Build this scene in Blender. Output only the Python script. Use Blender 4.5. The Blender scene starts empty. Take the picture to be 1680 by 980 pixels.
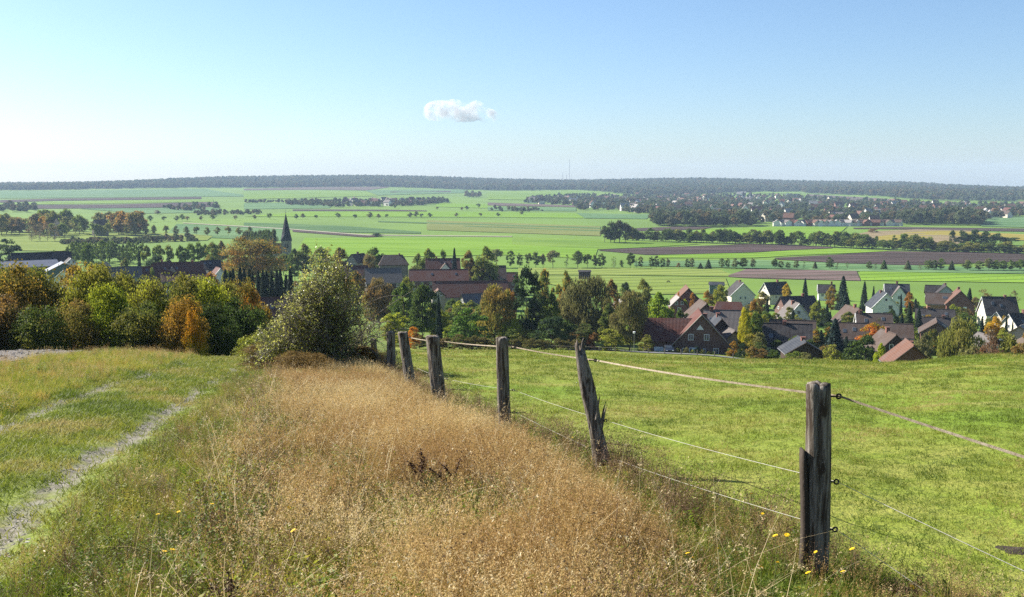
import bpy, bmesh, math, random
import numpy as np
from mathutils import Vector, Matrix
R = math.radians
rng = np.random.default_rng(7)
random.seed(7)
S = bpy.context.scene
C = S.collection
# ------------------------------------------------------------------ camera
F, CX, CY = 1650.0, 840.0, 490.0          # focal length in photo pixels, image centre (1680 x 980)
TH = math.atan(190.0 / F)                  # camera looks slightly down the hill
cd = bpy.data.cameras.new('camera'); cam = bpy.data.objects.new('camera', cd); C.objects.link(cam)
cd.sensor_width = 36.0; cd.lens = 36.0 * F / 1680.0; cd.clip_start = 0.1; cd.clip_end = 40000
cam.location = (0, 0, 0); cam.rotation_euler = (math.pi / 2 - TH, 0, 0)
S.camera = cam
# ------------------------------------------------------------------ sky, sun, exposure
SUN_AZ, SUN_EL = -60.0, 34.0               # degrees, azimuth from the view direction (left negative)
w = bpy.data.worlds.new('World'); S.world = w; w.use_nodes = True
nt = w.node_tree; bg = nt.nodes['Background']
sky = nt.nodes.new('ShaderNodeTexSky'); sky.sky_type = 'NISHITA'; sky.sun_disc = False
sky.sun_elevation = R(SUN_EL); sky.sun_rotation = R(SUN_AZ)
sky.altitude = 150; sky.air_density = 1.0; sky.dust_density = 0.6; sky.ozone_density = 5.5
nt.links.new(sky.outputs[0], bg.inputs[0]); bg.inputs[1].default_value = 0.062
ld = bpy.data.lights.new('sun', 'SUN'); sun = bpy.data.objects.new('sun', ld); C.objects.link(sun)
ld.energy = 5.0; ld.angle = R(0.53); ld.color = (1.0, 0.94, 0.84)
sv = Vector((math.sin(R(SUN_AZ)) * math.cos(R(SUN_EL)), math.cos(R(SUN_AZ)) * math.cos(R(SUN_EL)), math.sin(R(SUN_EL))))
sun.rotation_euler = sv.to_track_quat('Z', 'Y').to_euler(); sun.location = (-60, 30, 60)
vs = S.view_settings; vs.view_transform = 'Standard'; vs.look = 'None'; vs.exposure = 1.38; vs.gamma = 1.0
S.cycles.use_denoising = False
S.cycles.max_bounces = 6; S.cycles.diffuse_bounces = 2; S.cycles.transmission_bounces = 4
S.cycles.volume_bounces = 0; S.cycles.transparent_max_bounces = 8
S.cycles.use_adaptive_sampling = False; S.cycles.adaptive_threshold = 0.01
# ------------------------------------------------------------------ terrain function (eye is at z = 0)
def fronts(phi, near, far): return phi, near, far
FLAT = [(650, -55.5), (800, -56), (1500, -56)]
COL = {
 -180: [(0,-1.78),(40,3.0),(120,10),(400,20),(2000,22),(9500,20)],
 -135: [(0,-1.78),(40,1.6),(120,6),(400,10),(2000,10),(9500,10)],
 -90: [(0,-1.78),(40,-2.0),(120,-4),(300,-12),(700,-30),(1500,-40),(9500,-20)],
 -50: [(0,-1.78),(20,-3.5),(45,-6.2),(80,-12),(150,-24),(220,-34),(300,-42),(420,-49)]+FLAT+[(2000,-55),(3000,-48),(4500,-34),(6000,-16),(7500,-40),(9500,-60)],
 -27: [(0,-1.78),(20,-3.85),(38,-5.95),(46,-6.95),(52,-8.2),(60,-10.6),(80,-15.6),(120,-24),(200,-34),(300,-42),(420,-48.5)]+FLAT+[(2000,-54),(3000,-46),(4500,-35),(6000,-20),(7500,-40),(9500,-60)],
 -15: [(0,-1.78),(20,-4.2),(32,-5.8),(42,-7.15),(60,-12.0),(80,-17.2),(120,-25.5),(200,-35),(300,-43),(420,-49)]+FLAT+[(2000,-54),(3000,-44),(4500,-22),(6000,8),(7500,-30),(9500,-60)],
 -8: [(0,-1.78),(20,-4.36),(40,-6.98),(70,-12.0),(100,-17.1),(200,-33.4),(300,-43),(400,-49),(500,-53)]+FLAT+[(2000,-54),(3000,-44),(4500,-19),(6000,21),(7500,-30),(9500,-60)],
 0: [(0,-1.78),(20,-4.36),(40,-6.98),(70,-12.0),(100,-17.1),(200,-33.7),(250,-40),(300,-44),(400,-49.5),(500,-53)]+FLAT+[(2000,-55),(3000,-47),(4500,-33),(6000,4),(7500,-30),(9500,-60)],
 10: [(0,-1.78),(20,-4.4),(40,-7.2),(70,-12.4),(100,-17.5),(190,-32.7),(215,-36.2),(250,-40),(300,-44.3),(400,-50),(500,-53.5)]+FLAT+[(2000,-55.5),(3000,-52),(3700,-46),(4500,-30),(6000,0),(7500,-30),(9500,-60)],
 20: [(0,-1.78),(20,-4.3),(40,-7.15),(80,-13.8),(110,-18.75),(150,-28),(200,-37),(250,-41.5),(330,-46.3),(470,-52.5)]+FLAT+[(2000,-55.5),(3000,-50),(3700,-42),(4500,-30),(6000,-18),(7500,-40),(9500,-60)],
 27: [(0,-1.78),(20,-4.1),(40,-6.6),(80,-12.5),(100,-15.6),(140,-26),(200,-37),(250,-41.5),(330,-46.3),(470,-52.5)]+FLAT+[(2000,-56),(3000,-54),(3700,-46),(4500,-38),(6000,-42),(7500,-55),(9500,-60)],
 50: [(0,-1.78),(20,-3.6),(40,-6.0),(100,-15),(200,-30),(300,-40),(470,-50)]+FLAT+[(2000,-56),(3000,-54),(4500,-40),(6000,-33),(7500,-50),(9500,-60)],
 90: [(0,-1.78),(40,-2.2),(120,-5),(300,-14),(700,-32),(1500,-42),(9500,-30)],
 135: [(0,-1.78),(40,1.6),(120,6),(400,10),(2000,10),(9500,10)],
}
COL[180] = COL[-180]
PH = sorted(COL)
def pchip_coef(pts):
    x = np.array([p[0] for p in pts], float); y = np.array([p[1] for p in pts], float)
    h = np.diff(x); dl = np.diff(y) / h
    m = np.zeros_like(y); m[0] = dl[0]; m[-1] = dl[-1]
    for i in range(1, len(x) - 1):
        if dl[i-1] * dl[i] > 0:
            w1 = 2*h[i] + h[i-1]; w2 = h[i] + 2*h[i-1]
            m[i] = (w1 + w2) / (w1 / dl[i-1] + w2 / dl[i])
    return x, y, m, h
PC = [pchip_coef(COL[p]) for p in PH]
def pchip(c, q):
    x, y, m, h = c
    q = np.clip(q, 0, x[-1]); i = np.clip(np.searchsorted(x, q, side='right') - 1, 0, len(h) - 1)
    t = (q - x[i]) / h[i]; t2 = t*t; t3 = t2*t
    return (2*t3-3*t2+1)*y[i] + (t3-2*t2+t)*h[i]*m[i] + (-2*t3+3*t2)*y[i+1] + (t3-t2)*h[i]*m[i+1]
TRK = ([3, 8.3, 10.7, 12.7, 14.7, 18.3, 21.7, 30, 38, 46, 60], [-3.1, -4.1, -4.6, -4.95, -5.35, -6.1, -6.85, -8.5, -10.2, -12.1, -15.5])   # right wheel rut
def terr(x, y):
    x = np.asarray(x, float); y = np.asarray(y, float)
    sh = np.broadcast(x, y).shape; x = np.broadcast_to(x, sh).ravel(); y = np.broadcast_to(y, sh).ravel()
    d = np.hypot(x, y); ph = np.degrees(np.arctan2(x, y))
    Z = np.stack([pchip(c, d) for c in PC])
    i = np.clip(np.searchsorted(PH, ph, side='right') - 1, 0, len(PH) - 2)
    p0 = np.array(PH)[i]; p1 = np.array(PH)[i+1]; t = (ph - p0) / (p1 - p0); t = t*t*(3-2*t)
    k = np.arange(len(d)); z = Z[i, k]*(1-t) + Z[i+1, k]*t
    # close to the camera the azimuth blend is replaced by a plain slope
    pl = -1.78 - 0.13*y; b = np.clip((d-3)/9, 0, 1); z = pl*(1-b) + z*b
    # small humps of old grazed ground, and the low grassy bank left of the track
    hum = 0.035*np.sin(1.3*x+0.4*y)*np.sin(0.9*y-0.5*x) + 0.02*np.sin(3.1*x+1.7*y+1)*np.sin(2.3*y-1.9*x)
    z = z + hum*np.clip(1-d/260, 0, 1)
    bank = np.exp(-((x + 6.0 + 0.235*y)/1.6)**2) * 0.06 * np.clip((y-27)/8, 0, 1) * np.clip((44-y)/9, 0, 1)
    rx = x - np.interp(y, TRK[0], TRK[1]); rw = np.clip((y-2)/3, 0, 1)*np.clip((58-y)/8, 0, 1)
    z = z - rw*(.055*np.exp(-(rx/.20)**2) + .05*np.exp(-((rx+1.85)/.20)**2))
    z = z + bank + 0.35*np.sin(x/37.)*np.sin(y/29.+1)*np.clip((d-60)/80, 0, 1)*np.clip((1500-d)/800, 0, 1)*0.4
    z = z + (4.0*np.sin(x/410.+.6)*np.sin(y/530.)+6.0*np.sin(x/700.-y/2100.)*np.sin(x/263.+1.)*np.clip((d-4300)/1500, 0, 1))*np.clip((d-2300)/1500, 0, 1)
    return z.reshape(sh)
def tz(x, y): return float(terr(x, y))
ct, st = math.cos(TH), math.sin(TH)
def at(px, py, Y):                         # point on a pixel's line of sight at forward distance Y
    u, v = px - CX, CY - py
    ry, rz = F*ct + v*st, -F*st + v*ct
    return np.array((u*Y/ry, Y, rz*Y/ry))
def hit(px, py):                           # where that line of sight meets the ground
    Ys = np.geomspace(3, 7000, 700)
    u, v = px - CX, CY - py; ry, rz = F*ct + v*st, -F*st + v*ct
    g = terr(u*Ys/ry, Ys) - rz*Ys/ry
    k = np.argmax(g > 0)
    if g[k] <= 0: raise ValueError('no ground at %s %s' % (px, py))
    a, b = Ys[max(k-1, 0)], Ys[k]
    q = np.linspace(a, b, 24); g = terr(u*q/ry, q) - rz*q/ry; i = max(1, int(np.argmax(g > 0)))
    b = q[i-1] + (q[i]-q[i-1])*(-g[i-1])/(g[i]-g[i-1]) if g[i] > g[i-1] else q[i]
    return np.array((u*b/ry, b, rz*b/ry))
def gp(px, Y):                             # ground point seen in column px at forward distance Y
    x, z = (px-CX)*Y/F, 0
    for _ in range(6):
        z = tz(x, Y); dep = Y*ct - z*st; x = (px-CX)*dep/F
    return np.array((x, Y, z)), dep
# ------------------------------------------------------------------ object helpers
def tag(o, label=None, cat=None, group=None, kind=None):
    if label: o['label'] = label
    if cat: o['category'] = cat
    if group: o['group'] = group
    if kind: o['kind'] = kind
    return o
def mesh(name, V, Fc, mats=(), mi=None, smooth=False):
    m = bpy.data.meshes.new(name); V = np.asarray(V, np.float32).reshape(-1, 3)
    if isinstance(Fc, np.ndarray):
        n, k = Fc.shape; m.vertices.add(len(V)); m.vertices.foreach_set('co', V.ravel())
        m.loops.add(n*k); m.loops.foreach_set('vertex_index', Fc.ravel().astype(np.int32))
        m.polygons.add(n); m.polygons.foreach_set('loop_start', np.arange(0, n*k, k, dtype=np.int32))
    else:
        m.from_pydata([tuple(map(float, v)) for v in V], [], Fc)
    for a in mats: m.materials.append(a)
    if mi is not None: m.polygons.foreach_set('material_index', np.asarray(mi, np.int32))
    m.polygons.foreach_set('use_smooth', np.full(len(m.polygons), bool(smooth)))
    m.update(calc_edges=True)
    return m
def obj(name, data, parent=None):
    o = bpy.data.objects.new(name, data); C.objects.link(o)
    if parent: o.parent = parent
    return o
class MB:
    def __init__(s): s.V = []; s.F = []; s.n = 0; s.M = []
    def add(s, V, Fc, m=0):
        s.V.append(np.asarray(V, float)); s.F += [tuple(int(i)+s.n for i in f) for f in Fc]; s.n += len(V); s.M += [m]*len(Fc); return s
    def box(s, c, d, rz=0.0, m=0):
        x, y, z = [k/2 for k in d]
        V = np.array([(-x,-y,-z),(x,-y,-z),(x,y,-z),(-x,y,-z),(-x,-y,z),(x,-y,z),(x,y,z),(-x,y,z)])
        if rz: a = np.array([(math.cos(rz), -math.sin(rz), 0), (math.sin(rz), math.cos(rz), 0), (0,0,1)]); V = V @ a.T
        return s.add(V+np.array(c), [(0,3,2,1),(4,5,6,7),(0,1,5,4),(1,2,6,5),(2,3,7,6),(3,0,4,7)], m)
    def tube(s, P, rad, n=6, cap=True, m=0):
        P = np.asarray(P, float); m_ = len(P); rad = np.broadcast_to(np.asarray(rad, float), (m_,))
        t = np.empty_like(P); t[1:-1] = P[2:]-P[:-2]; t[0] = P[1]-P[0]; t[-1] = P[-1]-P[-2]; t /= np.sqrt((t*t).sum(1))[:, None]+1e-9
        o = np.where(np.abs(t[:, 2:3]) < .9, np.array((.31, .2, .93)), np.array((1., 0, 0)))
        a = np.stack([t[:,1]*o[:,2]-t[:,2]*o[:,1], t[:,2]*o[:,0]-t[:,0]*o[:,2], t[:,0]*o[:,1]-t[:,1]*o[:,0]], 1); a /= np.sqrt((a*a).sum(1))[:, None]+1e-9
        b = np.stack([t[:,1]*a[:,2]-t[:,2]*a[:,1], t[:,2]*a[:,0]-t[:,0]*a[:,2], t[:,0]*a[:,1]-t[:,1]*a[:,0]], 1)
        th = 2*np.pi*np.arange(n)/n; V = (P[:, None]+rad[:, None, None]*(np.cos(th)[None, :, None]*a[:, None]+np.sin(th)[None, :, None]*b[:, None])).reshape(-1, 3)
        Fc = [(i*n+k, i*n+(k+1) % n, (i+1)*n+(k+1) % n, (i+1)*n+k) for i in range(len(P)-1) for k in range(n)]
        if cap: Fc += [tuple(range(n))[::-1], tuple((len(P)-1)*n+k for k in range(n))]
        return s.add(V, Fc, m)
    def data(s, name, *mats, smooth=False): return mesh(name, np.concatenate(s.V), s.F, mats, s.M, smooth)
    def build(s, name, mat, parent=None, smooth=False): return obj(name, s.data(name, *(mat if isinstance(mat, (list, tuple)) else (mat,)), smooth=smooth), parent)
# ------------------------------------------------------------------ materials
def newmat(name):
    m = bpy.data.materials.new(name); m.use_nodes = True; t = m.node_tree
    return m, t, t.nodes['Principled BSDF'], t.nodes, t.links
def ramp(N, cols):
    r = N.new('ShaderNodeValToRGB'); e = r.color_ramp.elements
    while len(e) < len(cols): e.new(0.5)
    for k, (p, c) in enumerate(cols): e[k].position = p; e[k].color = (*c, 1)
    return r
def mixc(N, L, f, a, b, mode='MIX'):
    n = N.new('ShaderNodeMix'); n.data_type = 'RGBA'; n.blend_type = mode
    for s, v in ((n.inputs[0], f), (n.inputs[6], a), (n.inputs[7], b)):
        if hasattr(v, 'links') or isinstance(v, bpy.types.NodeSocket): L.new(v, s)
        elif isinstance(v, (int, float)): s.default_value = v
        else: s.default_value = (*v, 1)
    return n.outputs[2]
def noise(N, L, scale, detail=4, rough=.6, co=None, dist=0.0):
    n = N.new('ShaderNodeTexNoise'); n.inputs['Scale'].default_value = scale; n.inputs['Detail'].default_value = detail
    n.inputs['Roughness'].default_value = rough; n.inputs['Distortion'].default_value = dist
    if co is None: co = N.new('ShaderNodeNewGeometry').outputs['Position']
    L.new(co, n.inputs['Vector']); return n.outputs['Fac']
def spread(N, L, f, lo, hi):
    m = N.new('ShaderNodeMapRange'); m.inputs[1].default_value = lo; m.inputs[2].default_value = hi; m.interpolation_type = 'SMOOTHSTEP'
    L.new(f, m.inputs[0]); return m.outputs[0]
def stretched(N, L, sc, rz=0.0):
    g = N.new('ShaderNodeNewGeometry'); mp = N.new('ShaderNodeMapping'); mp.inputs['Scale'].default_value = sc; mp.inputs['Rotation'].default_value = (0, 0, rz)
    L.new(g.outputs['Position'], mp.inputs[0]); return mp.outputs[0]
def bump(N, L, b, f, strength=.5, dist=.05):
    n = N.new('ShaderNodeBump'); n.inputs['Strength'].default_value = strength; n.inputs['Distance'].default_value = dist
    L.new(f, n.inputs['Height']); L.new(n.outputs[0], b.inputs['Normal'])
def surf(name, c1, c2, scale=2.0, rough=.85, bs=.3, bd=.03, local=True, spec=.2, metal=0.0):
    m, t, b, N, L = newmat(name)
    co = None
    if local: co = N.new('ShaderNodeTexCoord').outputs['Object']
    f = noise(N, L, scale, 6, .65, co)
    L.new(mixc(N, L, spread(N, L, f, .3, .7), c1, c2), b.inputs['Base Color'])
    b.inputs['Roughness'].default_value = rough; b.inputs['Specular IOR Level'].default_value = spec; b.inputs['Metallic'].default_value = metal
    if bs: bump(N, L, b, noise(N, L, scale*6, 4, .6, co), bs, bd)
    return m
def leafy(name, trans=.52, rough=.6, spec=.1, spread_=.45, big=.12):
    """leaf material: object colour, a second tint (custom property), leaf to leaf and patch to patch variation"""
    m, t, b, N, L = newmat(name)
    oi = N.new('ShaderNodeObjectInfo')
    a2 = N.new('ShaderNodeAttribute'); a2.attribute_type = 'OBJECT'; a2.attribute_name = 'tint'
    ar = N.new('ShaderNodeAttribute'); ar.attribute_name = 'rnd'
    f1 = noise(N, L, big, 3, .6); f1 = spread(N, L, f1, .38, .62)
    mm = N.new('ShaderNodeMath'); mm.operation = 'ADD'; L.new(f1, mm.inputs[0])
    m2 = N.new('ShaderNodeMath'); m2.operation = 'MULTIPLY_ADD'; L.new(ar.outputs['Fac'], m2.inputs[0]); m2.inputs[1].default_value = .9; m2.inputs[2].default_value = -.45
    L.new(m2.outputs[0], mm.inputs[1]); mm.use_clamp = True
    col = mixc(N, L, mm.outputs[0], oi.outputs['Color'], a2.outputs['Color'])
    hs = N.new('ShaderNodeHueSaturation'); L.new(col, hs.inputs['Color'])
    v = N.new('ShaderNodeMapRange'); L.new(ar.outputs['Fac'], v.inputs[0]); v.inputs[3].default_value = 1-spread_; v.inputs[4].default_value = 1+spread_
    L.new(v.outputs[0], hs.inputs['Value'])
    L.new(hs.outputs[0], b.inputs['Base Color']); b.inputs['Roughness'].default_value = rough; b.inputs['Specular IOR Level'].default_value = spec
    tr = N.new('ShaderNodeBsdfTranslucent'); L.new(hs.outputs[0], tr.inputs[0])
    mx = N.new('ShaderNodeMixShader'); mx.inputs[0].default_value = trans
    L.new(b.outputs[0], mx.inputs[1]); L.new(tr.outputs[0], mx.inputs[2]); L.new(mx.outputs[0], N['Material Output'].inputs[0])
    return m
def blade_mat(name, stops, scale=.7, trans=.4, rough=.6, spec=.25, scale2=9.0):
    """grass: colour drifts over the ground and from tuft to tuft"""
    m, t, b, N, L = newmat(name)
    at_ = N.new('ShaderNodeAttribute'); at_.attribute_type = 'INSTANCER'; at_.attribute_name = 'tone'
    f = noise(N, L, scale, 4, .6); f2 = noise(N, L, scale2, 2, .5)
    ad = N.new('ShaderNodeMath'); ad.operation = 'MULTIPLY_ADD'; L.new(f2, ad.inputs[0]); ad.inputs[1].default_value = .5; L.new(f, ad.inputs[2])
    a2 = N.new('ShaderNodeMath'); a2.operation = 'MULTIPLY_ADD'; L.new(at_.outputs['Fac'], a2.inputs[0]); a2.inputs[1].default_value = .55; L.new(ad.outputs[0], a2.inputs[2])
    r = ramp(N, stops); L.new(spread(N, L, a2.outputs[0], .6, 1.45), r.inputs[0])
    L.new(r.outputs[0], b.inputs['Base Color']); b.inputs['Roughness'].default_value = rough; b.inputs['Specular IOR Level'].default_value = spec
    tr = N.new('ShaderNodeBsdfTranslucent'); L.new(r.outputs[0], tr.inputs[0])
    mx = N.new('ShaderNodeMixShader'); mx.inputs[0].default_value = trans
    L.new(b.outputs[0], mx.inputs[1]); L.new(tr.outputs[0], mx.inputs[2]); L.new(mx.outputs[0], N['Material Output'].inputs[0])
    return m
M = {}
M['leaf'] = leafy('leaves'); M['leaf_far'] = leafy('far_leaves', trans=.5, big=.03, spread_=.35); M['leaf_gloss'] = leafy('glossy_leaves', trans=.55, rough=.36, spec=.4, big=1.6)
M['needle'] = leafy('needles', trans=.25, big=.2, spread_=.35)
M['bark'] = surf('bark', (.05,.04,.03), (.12,.10,.08), 4, .95)
M['twig'] = surf('twig', (.14,.115,.095), (.26,.22,.19), 6, .85, .2)
# ================================================================== ground sheet
def near_ground_mat():
    m, t, b, N, L = newmat('ground')
    g = noise(N, L, .35, 5, .65); f = noise(N, L, 3.0, 5, .7); far = noise(N, L, .004, 4, .6)
    c1 = mixc(N, L, spread(N, L, g, .35, .65), (.10,.15,.022), (.17,.15,.045))
    c1 = mixc(N, L, spread(N, L, f, .35, .7), c1, (.06,.085,.018))
    c2 = mixc(N, L, spread(N, L, far, .38, .62), (.125,.205,.030), (.105,.175,.030))
    dist = N.new('ShaderNodeVectorMath'); dist.operation = 'LENGTH'; L.new(N.new('ShaderNodeNewGeometry').outputs['Position'], dist.inputs[0])
    L.new(mixc(N, L, spread(N, L, dist.outputs['Value'], 120, 420), c1, c2), b.inputs['Base Color'])
    b.inputs['Roughness'].default_value = .95; b.inputs['Specular IOR Level'].default_value = .1
    bump(N, L, b, f, .6, .06); return m
M['ground'] = near_ground_mat()
rr = np.concatenate([[0.0], np.geomspace(.6, 9300, 420)])
an = np.concatenate([np.arange(-180, -34, 3.0), np.arange(-34, 34.01, .25), np.arange(37, 180, 3.0)])
A, D = np.meshgrid(np.radians(an), rr[1:]); X = D*np.sin(A); Y_ = D*np.cos(A)
V = np.stack([X, Y_, terr(X, Y_)], -1).reshape(-1, 3); na = len(an); nr = len(rr)-1
i, j = np.meshgrid(np.arange(nr-1), np.arange(na), indexing='ij'); i = i.ravel(); j = j.ravel(); j2 = (j+1) % na
Q = np.stack([i*na+j, (i+1)*na+j, (i+1)*na+j2, i*na+j2], 1)[:, ::-1]
gm = mesh('ground', V, Q.copy(), [M['ground']], smooth=True)
tag(obj('ground', gm), 'hillside and wide valley floor', kind='structure')
# ------------------------------------------------------------------ draped patches
def drape(name, U, Lw, mat, label, nu=40, nv=8, off=.1, pixel=True, kind='structure', rate=.0005):
    """sheet lying on the ground between two lines of points"""
    if pixel:
        U = [hit(*p)[:2] for p in U]; Lw = [hit(*p)[:2] for p in Lw]
    def res(P):
        P = np.array(P); s = np.concatenate([[0], np.cumsum(np.linalg.norm(np.diff(P, axis=0), axis=1))]); q = np.linspace(0, s[-1], nu)
        return np.stack([np.interp(q, s, P[:, 0]), np.interp(q, s, P[:, 1])], 1)
    a, b = res(U), res(Lw); t = np.linspace(0, 1, nv)[:, None, None]
    P = b[None]*(1-t) + a[None]*t
    z = terr(P[..., 0], P[..., 1]) + off + rate*np.hypot(P[..., 0], P[..., 1])
    V = np.concatenate([P, z[..., None]], -1).reshape(-1, 3)
    i, j = np.meshgrid(np.arange(nv-1), np.arange(nu-1), indexing='ij'); i = i.ravel(); j = j.ravel()
    Q = np.stack([i*nu+j, i*nu+j+1, (i+1)*nu+j+1, (i+1)*nu+j], 1)
    me = mesh(name, V, Q, [mat], smooth=True)
    a_ = me.attributes.new('across', 'FLOAT', 'POINT'); a_.data.foreach_set('value', np.repeat(np.linspace(0, 1, nv), nu).astype(np.float32))
    return tag(obj(name, me), label, kind=kind)
def field_mat(name, c1, c2, scale=.02, rows=None, rz=0.0):
    m, t, b, N, L = newmat(name)
    f = noise(N, L, scale, 5, .62); f2 = noise(N, L, 1.0, 4, .7, stretched(N, L, (.012, .16, .05), rz))
    c = mixc(N, L, spread(N, L, f, .36, .64), c1, c2)
    c = mixc(N, L, spread(N, L, f2, .38, .64), c, [k*.70 for k in c1])
    f3 = noise(N, L, 1.0, 3, .6, stretched(N, L, (.004, .035, .02), rz-.12)); c = mixc(N, L, spread(N, L, f3, .42, .62), c, [c2[0]*1.25, c2[1]*1.12, c2[2]*1.3])
    wv = N.new('ShaderNodeTexWave'); wv.inputs['Scale'].default_value = .017; wv.inputs['Distortion'].default_value = .25; wv.inputs['Detail Scale'].default_value = .05; L.new(stretched(N, L, (1, 1, 1), 1.25+rz), wv.inputs[0])
    c = mixc(N, L, spread(N, L, wv.outputs['Fac'], .82, .98), c, [k*.62 for k in c2])
    L.new(c, b.inputs['Base Color']); b.inputs['Roughness'].default_value = 1.0; b.inputs['Specular IOR Level'].default_value = .05
    bump(N, L, b, noise(N, L, 1.2, 3, .6), .5, .25); return m
GB = field_mat('young_winter_crop', (.155,.275,.022), (.130,.240,.022)); GL = field_mat('yellow_green_grassland', (.185,.245,.045), (.150,.205,.042), .03)  # the grassland is simply a yellower green than the crops
GD = field_mat('dark_crop', (.060,.125,.045), (.075,.145,.042)); GT = field_mat('blue_green_crop', (.080,.165,.065), (.100,.185,.065))
GM = field_mat('mid_crop', (.115,.205,.028), (.135,.230,.028)); GO = field_mat('olive_stubble', (.165,.190,.055), (.140,.170,.045))
BR = field_mat('ploughed_soil', (.052,.039,.033), (.068,.051,.042), .05); BG = field_mat('harrowed_soil', (.092,.070,.056), (.118,.092,.072), .04)
TN = field_mat('dry_stubble', (.24,.19,.10), (.20,.165,.085)); OR = field_mat('mustard_crop', (.27,.21,.03), (.22,.20,.04)); RD = surf('pale_track', (.30,.27,.20), (.24,.22,.15), .1, 1, 0, local=False)
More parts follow.
